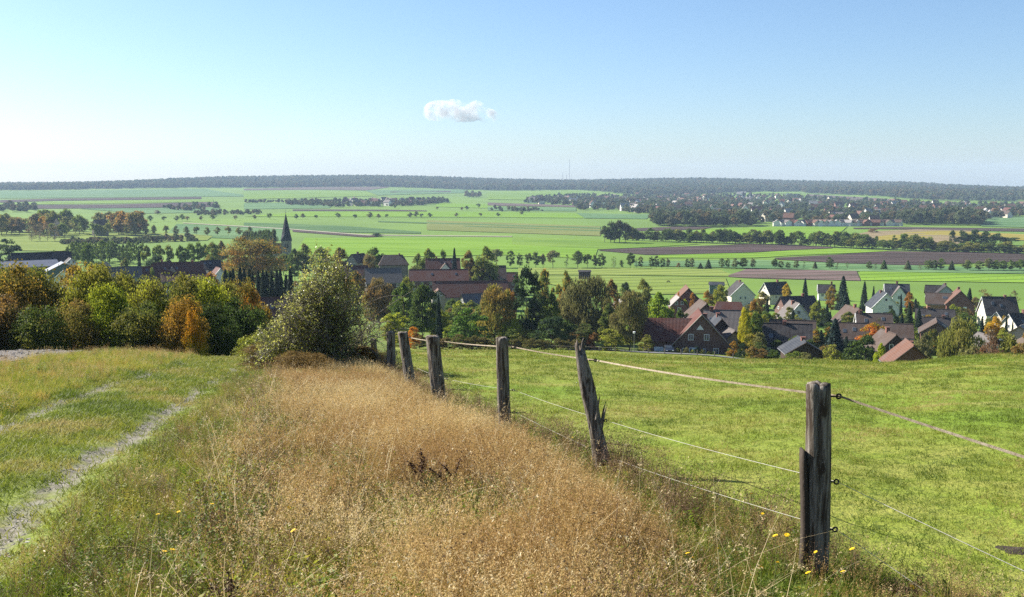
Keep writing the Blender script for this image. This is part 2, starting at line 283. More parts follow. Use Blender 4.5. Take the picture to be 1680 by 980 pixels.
FIELDS = [
 (GT,'green crop field below the wooded ridge at left',[(0,314),(340,311)],[(0,326),(420,323)]),
 (BR,'short dark strip in the far left field',[(60,319),(105,318.6),(160,318)],[(60,321),(105,320.6),(160,319.5)]),
 (BR,'long brown ploughed strip in the far left fields',[(0,329),(90,326.5),(330,324)],[(0,333),(90,330),(330,327)]),
 (GM,'green strip under the long ploughed field',[(0,334),(350,328)],[(0,337),(350,332)]),
 (BR,'broad brown ploughed field left of the small wood',[(60,337),(190,336),(350,332)],[(60,343),(190,342),(350,340)]),
 (GT,'blue green crop field behind the farm wood',[(130,343),(360,341)],[(240,351),(360,349)]),
 (BG,'brown field under the ridge wood above the far village',[(400,310.2),(500,307.7),(640,307.4)],[(400,312.5),(520,311.5),(600,313)]),
 (GM,'green field below the ridge wood above the far village',[(400,314),(600,313.5)],[(400,328),(620,322)]),
 (GT,'pale green field right of the ridge fields',[(600,313.2),(690,311.5),(765,312)],[(620,321),(720,318),(765,317)]),
 (BR,'narrow brown strip above the far village',[(640,314),(740,314)],[(640,316.5),(740,316)]),
 (GT,'blue green field left of the far village',[(400,334),(550,333)],[(400,344),(540,342)]),
 (GB,'bright green field right of the far village',[(715,334),(800,336)],[(715,340),(840,343)]),
 (BR,'thin dark strip crossing the middle valley',[(480,344.2),(640,344.8),(700,346)],[(480,346.4),(640,347),(700,347.6)]),
 (GB,'long bright green field across the middle valley',[(500,348),(800,348),(950,351)],[(400,356),(800,357),(1000,359)]),
 (GD,'dark green crop wedge left of the valley middle',[(400,366),(560,371),(690,381)],[(400,373),(560,382),(690,384)]),
 (GT,'blue green field behind the tree lined lane',[(290,368),(470,377)],[(270,388),(470,396)]),
 (BR,'small brown strip beside the field track',[(480,378),(600,386.5),(620,388.2)],[(480,381),(600,390),(620,389.2)]),
 (RD,'pale farm track curving through the valley fields',[(300,366),(470,375.6),(600,385.8),(840,388)],[(300,367),(470,376.8),(600,387),(840,389.2)]),
 (GO,'olive field stretching across the valley middle',[(700,362),(985,372)],[(700,378),(985,388)]),
 (GD,'dark green stripe in the olive field',[(620,363),(985,374.4)],[(620,364.8),(985,376.4)]),
 (GD,'lower dark green stripe in the olive field',[(760,371),(985,379)],[(760,372.4),(985,380.4)]),
 (GB,'broad bright green field behind the village roofs',[(500,391),(840,391),(985,397)],[(480,424),(840,419),(975,426)]),
 (GM,'mid green field left of the big brown field',[(840,390),(1000,394),(1150,401)],[(840,402),(985,410),(1075,406)]),
 (BR,'dark brown ploughed wedge below the long hedgerow',[(983,411),(1075,407),(1208,402),(1240,401),(1300,402),(1365,407)],[(983,412),(1062,419),(1127,418),(1240,414.5),(1300,411),(1365,408)]),
 (GB,'bright green crop wedge between two ploughed fields',[(1080,419.5),(1240,415.5),(1300,411.5),(1365,409),(1455,412)],[(1080,424),(1240,424),(1300,420),(1380,417),(1455,413)]),
 (BR,'large dark brown ploughed field at right',[(1270,424),(1370,419),(1460,413),(1560,415),(1680,418)],[(1275,426.5),(1390,433),(1500,436),(1590,433),(1680,430)]),
 (GT,'blue green strip behind the row of field trees',[(1040,430),(1240,427),(1400,434),(1680,441)],[(1040,437),(1240,441),(1400,446),(1680,450)]),
 (GL,'yellowish pasture strip in front of the field trees',[(850,441),(1000,440),(1180,443)],[(850,452),(1000,452),(1210,455)]),
 (BG,'brown ploughed rectangle above the right houses',[(1195,452.5),(1225,442.5),(1240,443),(1405,445.5)],[(1195,455),(1225,457),(1240,457.5),(1412,461.5)]),
 (GB,'bright green crop rectangle beside the ploughed rectangle',[(1410,446.5),(1560,449),(1690,452)],[(1413,461),(1560,463),(1690,465)]),
 (GB,'bright green hill field above the long hedgerow',[(1140,378.5),(1200,375),(1300,372.3),(1390,373)],[(1140,385),(1250,391),(1330,393),(1370,390)]),
 (TN,'tan stubble field right of the bright hill field',[(1375,391),(1430,380),(1530,376.5),(1600,380)],[(1375,393),(1440,398),(1520,402),(1570,404)]),
 (OR,'golden yellow crop field on the low rise',[(1440,389),(1490,382),(1550,379.5),(1690,386)],[(1432,394),(1490,397),(1540,386),(1690,396)]),
 (BR,'narrow dark field behind the golden crop',[(1400,374.5),(1480,373.5),(1690,376)],[(1400,376.3),(1480,377),(1690,381)]),
 (GT,'blue green field at the right edge beyond the town wood',[(1595,357),(1690,356)],[(1610,372),(1690,374)]),
 (BR,'thin brown field by the wood before the town',[(1028,376),(1100,373),(1170,373.5)],[(1028,380.5),(1100,378.5),(1150,377)]),
 (GM,'green clearing above the town',[(1240,315.5),(1310,316.5)],[(1240,318.3),(1315,318.6)]),
 (BG,'brown sloping field under the wood above the town',[(1325,319.5),(1450,326.5),(1510,334.5)],[(1325,322),(1420,330),(1490,336)]),
 (GM,'large pale green hill field under the ridge',[(800,316),(930,313),(1005,319)],[(800,328),(880,329),(990,322)]),
 (BG,'brownish field below the pale hill field',[(800,333),(945,338)],[(800,338),(945,340.5)]),
 (GT,'blue green strip left of the town',[(800,340),(945,341.5)],[(800,346),(945,347)]),
 (GT,'blue green field before the town trees',[(945,350.5),(1070,352.5)],[(960,359),(1060,360)]),
 (GL,'yellow green meadow behind the left barns',[(0,379),(100,381),(300,384),(350,388)],[(0,412),(100,413),(200,400),(340,395)]),
 (GL,'paddock meadow behind the right hand houses',[(850,454),(1000,454),(1190,457)],[(960,482),(1080,484),(1200,482)]),
]
for k, (mt, lb, U, Lw) in enumerate(FIELDS):
    drape('field', U, Lw, mt, lb, off=.06+.005*k, rate=.0003)
# ------------------------------------------------------------------ the pasture, the track and the ploughed corner
POSTS = [((1335,948),(1343,631),42), ((988,774),(953,572),27), ((828,716),(825,554),21), ((724,672),(710,552),23), ((677,642),(660,546),17), ((642,618),(641,544),14), ((614,606),(612,556),11)]
PH_ = [hit(*p[0]) for p in POSTS]
_fy = [0, 3.6]+[float(h[1]) for h in PH_]+[60, 120, 213]; _fx = [5.6, 3.75]+[float(h[0]) for h in PH_]+[PH_[-1][0]-3.6, -17, -27]
def fence_x(y): return np.interp(y, _fy, _fx)
print('posts', [(round(h[0],2), round(h[1],2), round(h[2],2)) for h in PH_])
def pasture_mat():
    m, t, b, N, L = newmat('pasture_turf')
    f1 = noise(N, L, .16, 5, .6); f2 = noise(N, L, 1.1, 5, .68); f3 = noise(N, L, 7.0, 4, .7); f4 = noise(N, L, .45, 3, .6, stretched(N, L, (.35, 1, 1), .2))
    c = mixc(N, L, spread(N, L, f2, .33, .66), (.155,.195,.024), (.220,.225,.050))
    c = mixc(N, L, spread(N, L, f1, .42, .66), c, (.135,.205,.022))
    c = mixc(N, L, spread(N, L, f4, .58, .80), c, (.26,.225,.075))
    c = mixc(N, L, spread(N, L, f3, .50, .74), c, (.075,.115,.016))
    L.new(c, b.inputs['Base Color']); b.inputs['Roughness'].default_value = .95; b.inputs['Specular IOR Level'].default_value = .1
    bump(N, L, b, f3, .9, .07); return m
M['pasture'] = pasture_mat()
ys = np.geomspace(3.0, 213, 260)
drape('pasture', [(fence_x(y)+.35, y) for y in ys], [(fence_x(y)+.35+6+.78*y, y) for y in ys], M['pasture'], 'short grazed pasture sloping down from the post fence', 260, 150, .02, False, rate=.0008)
def rut_x(y): return np.interp(y, *TRK)
def track_mat():
    m, t, b, N, L = newmat('grassy_track')
    a = N.new('ShaderNodeAttribute'); a.attribute_name = 'across'
    f = noise(N, L, .9, 4, .65); f2 = noise(N, L, 9, 4, .7); f3 = noise(N, L, 2.4, 4, .7)
    mask = None
    for c0, wd in ((.272, .062), (.725, .058)):
        s = N.new('ShaderNodeMath'); s.operation = 'SUBTRACT'; L.new(a.outputs['Fac'], s.inputs[0]); s.inputs[1].default_value = c0
        q = N.new('ShaderNodeMath'); q.operation = 'ABSOLUTE'; L.new(s.outputs[0], q.inputs[0])
        d = N.new('ShaderNodeMath'); d.operation = 'MULTIPLY_ADD'; L.new(f3, d.inputs[0]); d.inputs[1].default_value = .16; L.new(q.outputs[0], d.inputs[2])
        k = spread(N, L, d.outputs[0], .075+wd, .035+wd)
        if mask is None: mask = k
        else:
            mx = N.new('ShaderNodeMath'); mx.operation = 'MAXIMUM'; L.new(mask, mx.inputs[0]); L.new(k, mx.inputs[1]); mask = mx.outputs[0]
    gm_ = spread(N, L, f, .24, .46); mu = N.new('ShaderNodeMath'); mu.operation = 'MULTIPLY'; L.new(mask, mu.inputs[0]); L.new(gm_, mu.inputs[1])
    grass = mixc(N, L, spread(N, L, f2, .35, .7), (.175,.215,.028), (.095,.125,.018))
    grass = mixc(N, L, spread(N, L, f3, .5, .7), grass, (.20,.20,.055))
    stone = mixc(N, L, spread(N, L, f2, .35, .65), (.14,.125,.095), (.25,.23,.19))
    L.new(mixc(N, L, mu.outputs[0], grass, stone), b.inputs['Base Color']); b.inputs['Roughness'].default_value = .92; b.inputs['Specular IOR Level'].default_value = .15
    bump(N, L, b, f2, .8, .04); return m
ys = np.geomspace(3.0, 58, 160)
drape('track', [(rut_x(y)-3.0, y) for y in ys], [(rut_x(y)+1.1, y) for y in ys], track_mat(), 'grassy farm track with two stony wheel ruts', 200, 40, .006, False, rate=.0004)
M["clods"] = surf("soil_clods", (.12,.105,.095), (.22,.20,.18), 5, 1, .9, .08, local=False)
drape('ploughed_field', [(-15.2, 45.6), (-60, 47)], [(-15.2, 29.5), (-60, 26)], M['clods'], 'grey ploughed corner field in front of the autumn wood', 120, 60, .02, False)
# road by the brick house
M['asphalt'] = surf('asphalt', (.13,.13,.135), (.17,.17,.175), 1.5, .9, .2, local=False)
drape('village_road', [gp(930,212)[0][:2], gp(1000,214)[0][:2], gp(1060,207)[0][:2], gp(1150,200)[0][:2], gp(1260,197)[0][:2]], [gp(930,206)[0][:2], gp(1000,207.5)[0][:2], gp(1060,199)[0][:2], gp(1150,193.5)[0][:2], gp(1260,191)[0][:2]], M['asphalt'], 'narrow grey village road along the foot of the pasture', 40, 6, .20, False, rate=.0006)
# ================================================================== instancing helper (grass, far woods): points with attributes -> instances
def instancer(name, P, rot, scl, idx, meshes, label, tone=None, col=None, scl3=None):
    coll = bpy.data.collections.new(name+'_pieces')
    for k, me in enumerate(meshes):
        o = bpy.data.objects.new('%s_piece_%03d' % (name, k), me); coll.objects.link(o)
    me = bpy.data.meshes.new(name); n = len(P); me.vertices.add(n); me.vertices.foreach_set('co', np.asarray(P, np.float32).ravel())
    a = me.attributes.new('rot', 'FLOAT_VECTOR', 'POINT'); a.data.foreach_set('vector', np.asarray(rot, np.float32).ravel())
    if scl3 is None: scl3 = np.repeat(np.asarray(scl)[:, None], 3, 1)
    a = me.attributes.new('scl', 'FLOAT_VECTOR', 'POINT'); a.data.foreach_set('vector', np.asarray(scl3, np.float32).ravel())
    a = me.attributes.new('idx', 'INT', 'POINT'); a.data.foreach_set('value', np.asarray(idx, np.int32))
    a = me.attributes.new('tone', 'FLOAT', 'POINT'); a.data.foreach_set('value', np.asarray(tone if tone is not None else rng.random(n), np.float32))
    if col is not None:
        a = me.attributes.new('hue', 'FLOAT_COLOR', 'POINT'); a.data.foreach_set('color', np.concatenate([col, np.ones((n, 1))], 1).astype(np.float32).ravel())
    o = obj(name, me); tag(o, label, kind='stuff')
    ng = bpy.data.node_groups.new(name, 'GeometryNodeTree')
    ng.interface.new_socket('Geometry', in_out='INPUT', socket_type='NodeSocketGeometry'); ng.interface.new_socket('Geometry', in_out='OUTPUT', socket_type='NodeSocketGeometry')
    N, L = ng.nodes, ng.links; gi = N.new('NodeGroupInput'); go = N.new('NodeGroupOutput')
    ci = N.new('GeometryNodeCollectionInfo'); ci.inputs[0].default_value = coll; ci.inputs['Separate Children'].default_value = True; ci.inputs['Reset Children'].default_value = True
    ip = N.new('GeometryNodeInstanceOnPoints'); ip.inputs['Pick Instance'].default_value = True
    def na_(nm, ty): q = N.new('GeometryNodeInputNamedAttribute'); q.data_type = ty; q.inputs[0].default_value = nm; return q.outputs[0]
    L.new(gi.outputs[0], ip.inputs['Points']); L.new(ci.outputs[0], ip.inputs['Instance'])
    L.new(na_('idx', 'INT'), ip.inputs['Instance Index']); L.new(na_('rot', 'FLOAT_VECTOR'), ip.inputs['Rotation']); L.new(na_('scl', 'FLOAT_VECTOR'), ip.inputs['Scale'])
    L.new(ip.outputs[0], go.inputs[0])
    md = o.modifiers.new('scatter', 'NODES'); md.node_group = ng
    return o
# ================================================================== leaf cards and tree kinds
def cards(Cn, Nn, size, aspect=.6, up=None, fold=0.0):
    """diamond shaped leaf faces: centres, normals, sizes -> verts, quads"""
    n = len(Cn); Nn = Nn/np.linalg.norm(Nn, axis=1)[:, None]
    t = rng.normal(size=(n, 3)) if up is None else up
    t = t - (t*Nn).sum(1)[:, None]*Nn; t /= np.linalg.norm(t, axis=1)[:, None]+1e-9
    b = np.cross(Nn, t); s = np.broadcast_to(size, (n,))[:, None]*.5
    V = np.stack([Cn-t*s, Cn-b*s*aspect+Nn*s*fold, Cn+t*s, Cn+b*s*aspect+Nn*s*fold], 1).reshape(-1, 3)
    return V, np.arange(4*n).reshape(n, 4)
def card_mesh(name, V, Q, mat):
    me = mesh(name, V, Q, [mat]); a = me.attributes.new('rnd', 'FLOAT', 'FACE'); a.data.foreach_set('value', rng.random(len(Q)).astype(np.float32)); return me
def unit(n): v = rng.normal(size=(n, 3)); return v/np.linalg.norm(v, axis=1)[:, None]
def crown(kind, n, size, mat, K=40, cr0=.09, cr1=.17, loose=1.12):
    zlo, zhi, prof = {'broad': (.07, 1, lambda t: np.sqrt(np.clip(1-(2*t-.95)**2, 0, 1))), 'round': (.0, 1, lambda t: np.clip(1-np.abs(1.1*t-.15)**3, .08, 1)**.5),
        'tall': (.04, 1, lambda t: np.clip(1-np.abs(1.75*t-.75)**3, .12, 1)**.6), 'willow': (.03, 1, lambda t: np.clip(1-np.abs(1.5*t-.6)**2.6, .1, 1)**.55),
        'orchard': (.34, 1, lambda t: np.sqrt(np.clip(1-(2*t-.9)**2, 0.02, 1)))}[kind]
    t = rng.beta(1.2, 1.1, K); ph = rng.random(K)*2*np.pi; rad = np.sqrt(rng.random(K)*.8+.2)
    cr = rng.uniform(cr0, cr1, K)
    R_ = np.clip(.5*prof(t)*rad - cr*.55, 0, 1)
    cc = np.stack([R_*np.cos(ph), R_*np.sin(ph), zlo+cr*.7+(zhi-zlo-1.5*cr)*t], 1)
    lop = 1 + .16*np.sin(ph+rng.random()*6); cc[:, 0] *= lop; cc[:, 1] *= lop
    k = rng.integers(0, K, n); u = unit(n); u[:, 2] = np.abs(u[:, 2])*.9+u[:, 2]*.35; u /= np.linalg.norm(u, axis=1)[:, None]
    sq = np.array((1, 1, .8)); p = cc[k] + u*cr[k][:, None]*(.55+(loose-.55)*rng.random(n)**1.3)[:, None]*sq
    rq = np.quantile(np.hypot(p[:, 0], p[:, 1]), .96); p[:, :2] *= .5/rq; cc[:, :2] *= .5/rq; p[:, 2] = zlo+(p[:, 2]-zlo)*(1-zlo)/(np.quantile(p[:, 2], .998)-zlo)
    p[:, 2] = np.clip(p[:, 2], .005, 1.03)
    nn = u*.9 + rng.normal(size=(n, 3))*.55
    up = None
    if kind == 'willow':
        p[:, 2] -= rng.random(n)**2*.16*(p[:, 2] > .3); nn[:, 2] *= .25; up = np.tile((0., 0, 1), (n, 1)) + rng.normal(size=(n, 3))*.25; p[:, 2] = np.clip(p[:, 2], .005, 1)
    sz = size*rng.uniform(.55, 1.35, n)
    return cards(p, nn, sz, .35 if kind == 'willow' else .7, up, .12), cc
def trunk(cc, h=.8, r=.022, limbs=9):
    b = MB(); P = [(0, 0, -.03)]
    for q in np.linspace(.1, h, 5): P.append((rng.normal()*.012, rng.normal()*.012, q))
    b.tube(P, np.linspace(r, r*.25, 6), 7)
    for q in rng.choice(len(cc), min(limbs, len(cc)), False):
        c = cc[q]; z0 = max(.06, min(c[2]*.55, h*.8)); m = (c+np.array((0, 0, z0)))/2+np.array((0, 0, -.03))
        b.tube([(0, 0, z0), m, c], (r*.5, r*.32, r*.1), 5)
    return b
def spruce(n, size, slim=1.0):
    z = rng.random(n)**1.3*.94+.02; tier = np.floor(z*15+rng.random(n)*.5)/15; z = tier*.4+z*.6
    rmax = .52*slim*(1-z)**.8*(.72+.4*rng.random(n)); rr_ = rmax*np.sqrt(rng.random(n)*.8+.2); ph = rng.random(n)*2*np.pi
    rmax = 1; nb = 9; ph = ph+.28*np.sin(ph*nb+tier*50); rr_ = rr_*(1+.14*np.cos(ph*nb+tier*50))
    p = np.stack([rr_*np.cos(ph), rr_*np.sin(ph), np.clip(z-.16*rr_, .005, 1)], 1); out = np.stack([np.cos(ph), np.sin(ph), -.55+0*ph], 1)
    nn = np.stack([.6*np.cos(ph), .6*np.sin(ph), .9*np.ones(n)], 1)+rng.normal(size=(n, 3))*.45
    return cards(p, nn, size*rng.uniform(.6, 1.3, n), .5, out+rng.normal(size=(n, 3))*.35)
KIND = {}
def reg(name, data, tb): KIND.setdefault(name, []).append((data, tb))
for q in range(4):
    (V, Q), cc = crown('round', 26000, .023, M['leaf'], 75, .06, .20, 1.5); reg('wood', card_mesh('wood_crown', V, Q, M['leaf']), trunk(cc, .8, .02, 16).data('wood_trunk', M['bark']))
for q in range(4):
    (V, Q), cc = crown('broad', 6500, .048, M['leaf'], 48); reg('broad', card_mesh('broad_crown', V, Q, M['leaf']), trunk(cc).data('broad_trunk', M['bark']))
for q in range(3):
    (V, Q), cc = crown('round', 4200, .055, M['leaf'], 40); reg('round', card_mesh('round_crown', V, Q, M['leaf']), trunk(cc, .6).data('round_trunk', M['bark']))
for q in range(3):
    (V, Q), cc = crown('tall', 4600, .050, M['leaf'], 40); reg('tall', card_mesh('tall_crown', V, Q, M['leaf']), trunk(cc, .9, .016).data('tall_trunk', M['bark']))
for q in range(3):
    (V, Q), cc = crown('willow', 9500, .055, M['leaf'], 60); reg('willow', card_mesh('willow_crown', V, Q, M['leaf']), trunk(cc, .85, .02, 20).data('willow_trunk', M['bark']))
for q in range(3):
    (V, Q), cc = crown('tall', 900, .045, M['leaf'], 30); reg('bare', card_mesh('thin_crown', V, Q, M['leaf']), trunk(cc, .9, .016, 30).data('bare_trunk', M['twig']))
for q in range(3):
    (V, Q), cc = crown('orchard', 1800, .07, M['leaf'], 26); reg('orchard', card_mesh('orchard_crown', V, Q, M['leaf']), trunk(cc, .7, .03, 5).data('orchard_trunk', M['bark']))
for q in range(3):
    V, Q = spruce(4200, .085); tb = MB().tube([(0, 0, -.03), (0, 0, .5), (0, 0, .97)], (.02, .012, .003), 6); reg('spruce', card_mesh('spruce_crown', V, Q, M['needle']), tb.data('spruce_trunk', M['bark']))
for q in range(2):
    V, Q = spruce(2600, .11, .95); V[:, 2] = V[:, 2]; tb = MB().tube([(0, 0, -.03), (0, 0, .9)], (.03, .005), 6); reg('cypress', card_mesh('cypress_crown', V, Q, M['needle']), tb.data('cypress_trunk', M['bark']))
for q in range(3):
    (V, Q), cc = crown('broad', 1000, .095, M['leaf_far'], 22, .13, .24); reg('far', card_mesh('far_crown', V, Q, M['leaf_far']), trunk(cc, .7, .025, 4).data('far_trunk', M['bark']))
for q in range(3):
    (V, Q), cc = crown('round', 1000, .10, M['leaf_far'], 18, .14, .26); reg('farbush', card_mesh('far_bush_crown', V, Q, M['leaf_far']), trunk(cc, .5, .03, 4).data('far_bush_trunk', M['bark']))
DG=(.046,.078,.018); MG=(.080,.128,.024); OG=(.130,.145,.034); YG=(.20,.24,.024); AU=(.22,.125,.022); OA=(.34,.15,.014); BN=(.135,.092,.034); GG=(.125,.130,.062); SP=(.018,.038,.020); SB=(.022,.044,.038); YE=(.30,.24,.02); RE=(.20,.055,.018); BW=(.10,.085,.06)
NT = [0]; PLACES = []
HUES = {DG: 'dark green', MG: 'green', OG: 'olive', YG: 'yellow green', AU: 'orange', SP: 'black green', SB: 'blue green', GG: 'grey green', BN: 'brown'}
def where(px, Y, c1, noun):
    """label that says which one: colour, kind and the nearest building"""
    q = min(PLACES, key=lambda h: abs(h[0]-px)/F*Y+abs(h[1]-Y)*.8); dx = (px-q[0])*Y/F; dy = Y-q[1]
    rel = ('right of' if dx > 0 else 'left of') if abs(dx) > abs(dy)*.8 else ('behind' if dy > 0 else 'before')
    w_ = ('%s %s %s the %s' % (HUES.get(tuple(c1), 'mottled'), noun, rel, q[2])).split()
    return ' '.join(w_[:w_.index('with')] if len(w_) > 16 and 'with' in w_ else w_[:16])
NAMES = {'wood': 'autumn_tree', 'broad': 'broadleaf_tree', 'round': 'shrub', 'tall': 'slender_tree', 'willow': 'weeping_tree', 'bare': 'bare_tree', 'orchard': 'round_tree', 'spruce': 'spruce_tree', 'cypress': 'cypress_tree', 'far': 'field_tree', 'farbush': 'field_bush'}
def tree_at(kind, p, wid, h, c1, c2, label, group=None, name=None, yaw=None):
    NT[0] += 1; cr, tk = KIND[kind][NT[0] % len(KIND[kind])]
    r = obj(name or NAMES[kind], None); r.empty_display_size = .3; r.location = p; r.scale = (wid, wid, h); r.rotation_euler = (0, 0, random.random()*6.28 if yaw is None else yaw)
    tag(r, label, 'shrub' if kind in ('round', 'farbush') else 'tree', group)
    if kind == 'wood': c1 = [k*f_ for k, f_ in zip(c1, (1.3, 1.2, 1.0))]; c2 = [k*f_ for k, f_ in zip(c2, (1.35, 1.25, 1.0))]
    if kind not in ('wood', 'spruce', 'cypress'): c1 = [k*f_ for k, f_ in zip(c1, (1.65, 1.5, 1.15))]; c2 = [k*f_ for k, f_ in zip(c2, (1.6, 1.45, 1.15))]
    o = obj('crown', cr, r); o.color = (*c1, 1); o['tint'] = [*c2, 1.0]
    obj('trunk', tk, r)
    return r
def tree(kind, px, pyt, Y, wpx, c1, c2, label, group=None, name=None):
    p, dep = gp(px, Y); top = at(px, pyt, Y); h = max(.8, float(top[2]-p[2]))
    return tree_at(kind, p, wpx*dep/F, h, c1, c2, label, group, name)
# ================================================================== far woods on the ridge (one mass)
def blob_mesh(name, mat, sub=2):
    bm = bmesh.new(); bmesh.ops.create_icosphere(bm, subdivisions=sub, radius=1)
    for v in bm.verts:
        k = 1 + rng.normal()*.16; v.co = Vector((v.co.x*k, v.co.y*k, v.co.z*k*.9 + .55))
    me = bpy.data.meshes.new(name); bm.to_mesh(me); bm.free(); me.materials.append(mat); return me
def mass_mat():
    m, t, b, N, L = newmat('far_wood_leaves')
    a = N.new('ShaderNodeAttribute'); a.attribute_type = 'INSTANCER'; a.attribute_name = 'hue'
    f = noise(N, L, .35, 3, .7)
    cl = mixc(N, L, spread(N, L, f, .35, .68), a.outputs['Color'], (.05,.065,.03)); L.new(cl, b.inputs['Base Color'])
    tr = N.new('ShaderNodeBsdfTranslucent'); L.new(cl, tr.inputs[0]); mx = N.new('ShaderNodeMixShader'); mx.inputs[0].default_value = .5
    L.new(b.outputs[0], mx.inputs[1]); L.new(tr.outputs[0], mx.inputs[2]); L.new(mx.outputs[0], N['Material Output'].inputs[0])
    b.inputs['Roughness'].default_value = .9; b.inputs['Specular IOR Level'].default_value = .1; bump(N, L, b, f, 1, 1.2); return m
M['mass'] = mass_mat()
BLOBS = []
for q in range(4):
    (V, Q), _ = crown('round', 420, .19, None, 14, .15, .30); V = V*np.array((2, 2, 2.)); BLOBS.append(mesh('far_crown_mass', V, Q, [M['mass']]))
PAL = 3.0*np.array([(.035,.050,.020), (.045,.056,.022), (.060,.052,.024), (.075,.052,.022), (.028,.042,.022), (.055,.066,.028)])
def scatter_mass(name, P, size, label, pal=PAL, flat=1.0):
    n = len(P); P = np.column_stack([P, terr(P[:, 0], P[:, 1])]); s = size*rng.uniform(.65, 1.3, n)
    col = pal[rng.integers(0, len(pal), n)]*rng.uniform(.75, 1.25, (n, 1))
    return instancer(name, P, np.column_stack([np.zeros(n), np.zeros(n), rng.random(n)*6.28]), None, rng.integers(0, 4, n), BLOBS, label, col=col, scl3=np.column_stack([s, s, s*flat*rng.uniform(.8, 1.3, n)]))
base_px = [-300, 0, 400, 600, 700, 770, 840, 940, 1010, 1060, 1130, 1240, 1320, 1420, 1520, 1600, 1680, 2000]
base_py = [314, 313, 308.5, 307, 309.5, 312, 313.5, 312, 318, 322, 320, 316, 318, 322, 330, 331, 332, 332]
base_Y = []
for a_, b_ in zip(base_px, base_py):
    base_Y.append(hit(a_, b_)[1])
ph = rng.uniform(-34, 34, 70000); base_ph = np.degrees(np.arctan((np.array(base_px)-CX)/F)); b0 = np.interp(ph, base_ph, base_Y)
dd = np.sqrt(rng.uniform(b0**2, 6400.**2)); k = dd > b0*(1+.02*rng.random(len(dd))); ph, dd = ph[k], dd[k]
Pm = np.column_stack([dd*np.tan(np.radians(ph)), dd])
clear = np.zeros(len(Pm), bool)
pxm = CX+F*Pm[:, 0]/Pm[:, 1]; zm = terr(Pm[:, 0], Pm[:, 1]); pym = 300-F*zm/Pm[:, 1]
clear |= (pxm > 1325) & (pxm < 1515) & (pym > 319) & (pym < 337) & (pym > 319.5+(pxm-1325)*.085-2.) & (pym < 324+(pxm-1325)*.085)
clear |= (pxm > 1238) & (pxm < 1316) & (pym > 314.8) & (pym < 319)
scatter_mass('ridge_forest', Pm[~clear], 8.0, 'hazy autumn forest covering the far ridge')
def poly_scatter(U, Lw, n, jit=0.0):
    """random ground points between an upper and a lower line of sight points"""
    U = np.array([hit(*p)[:2] for p in U]); Lw = np.array([hit(*p)[:2] for p in Lw]); q = np.linspace(0, 1, len(U)); q2 = np.linspace(0, 1, len(Lw))
    t = rng.random(n); s = rng.random(n)
    a = np.stack([np.interp(t, q, U[:, 0]), np.interp(t, q, U[:, 1])], 1); b = np.stack([np.interp(t, q2, Lw[:, 0]), np.interp(t, q2, Lw[:, 1])], 1)
    return b*(1-s)[:, None] + a*s[:, None]
TU = [(985,330),(1100,325),(1200,321),(1300,323),(1420,332),(1560,338),(1690,340)]; TL = [(1030,351),(1110,357),(1200,366),(1300,369),(1420,371),(1520,368),(1690,356)]
T2U = [(870,326),(960,322),(1050,322),(1150,321)]; T2L = [(860,334),(960,340),(1050,347),(1150,350)]
scatter_mass('town_trees', np.concatenate([poly_scatter(TU, TL, 2400), poly_scatter(T2U, T2L, 760)]), 4.6, 'trees massed between the houses of the far town', flat=1.1)
scatter_mass('town_edge_wood', poly_scatter([(1070,363),(1150,361),(1240,361)], [(1072,371),(1150,373),(1240,372)], 300), 5.2, 'dark wood along the near edge of the far town', flat=1.2)
scatter_mass('town_park_wood', poly_scatter([(1480,361),(1560,360),(1608,363)], [(1480,369),(1560,370.5),(1612,371)], 210), 5.2, 'wood at the right end of the far town', flat=1.3)
scatter_mass('far_village_trees', poly_scatter([(470,334),(560,331.5),(700,330),(735,331)], [(470,337),(560,341),(650,340),(735,334)], 420), 4.2, 'trees around the small far village in the valley')
for U_, L_, n_, s_, lb in [([(765,320),(790,320)], [(765,325),(788,325)], 22, 6, 'small copse above the pale hill field'), ([(318,350),(430,348)], [(318,354.5),(430,353)], 110, 2.6, 'dark thin hedge strip behind the tree lined lane'),
        ([(400,332.5),(470,331)], [(400,334),(470,333.6)], 50, 3, 'dark scrub strip left of the far village'), ([(255,341),(360,337)], [(300,347),(360,344)], 60, 3.8, 'grey wood at the end of the broad ploughed field'),
        ([(0,339),(60,341)], [(0,349),(55,349)], 60, 5, 'blue grey wood at the far left'), ([(800,344.5),(890,345)], [(800,348),(890,349)], 30, 3.5, 'low scrub at the edge of the middle valley'),
        ([(100,398),(200,396),(310,389)], [(100,402),(200,401),(325,397)], 260, 1.8, 'grey green scrub strip behind the tree plantation'), ([(950,336.5),(1040,341)], [(945,345),(1035,348)], 90, 4.5, 'wood at the left edge of the far town')]:
    scatter_mass('scrub_strip', poly_scatter(U_, L_, n_), s_, lb)
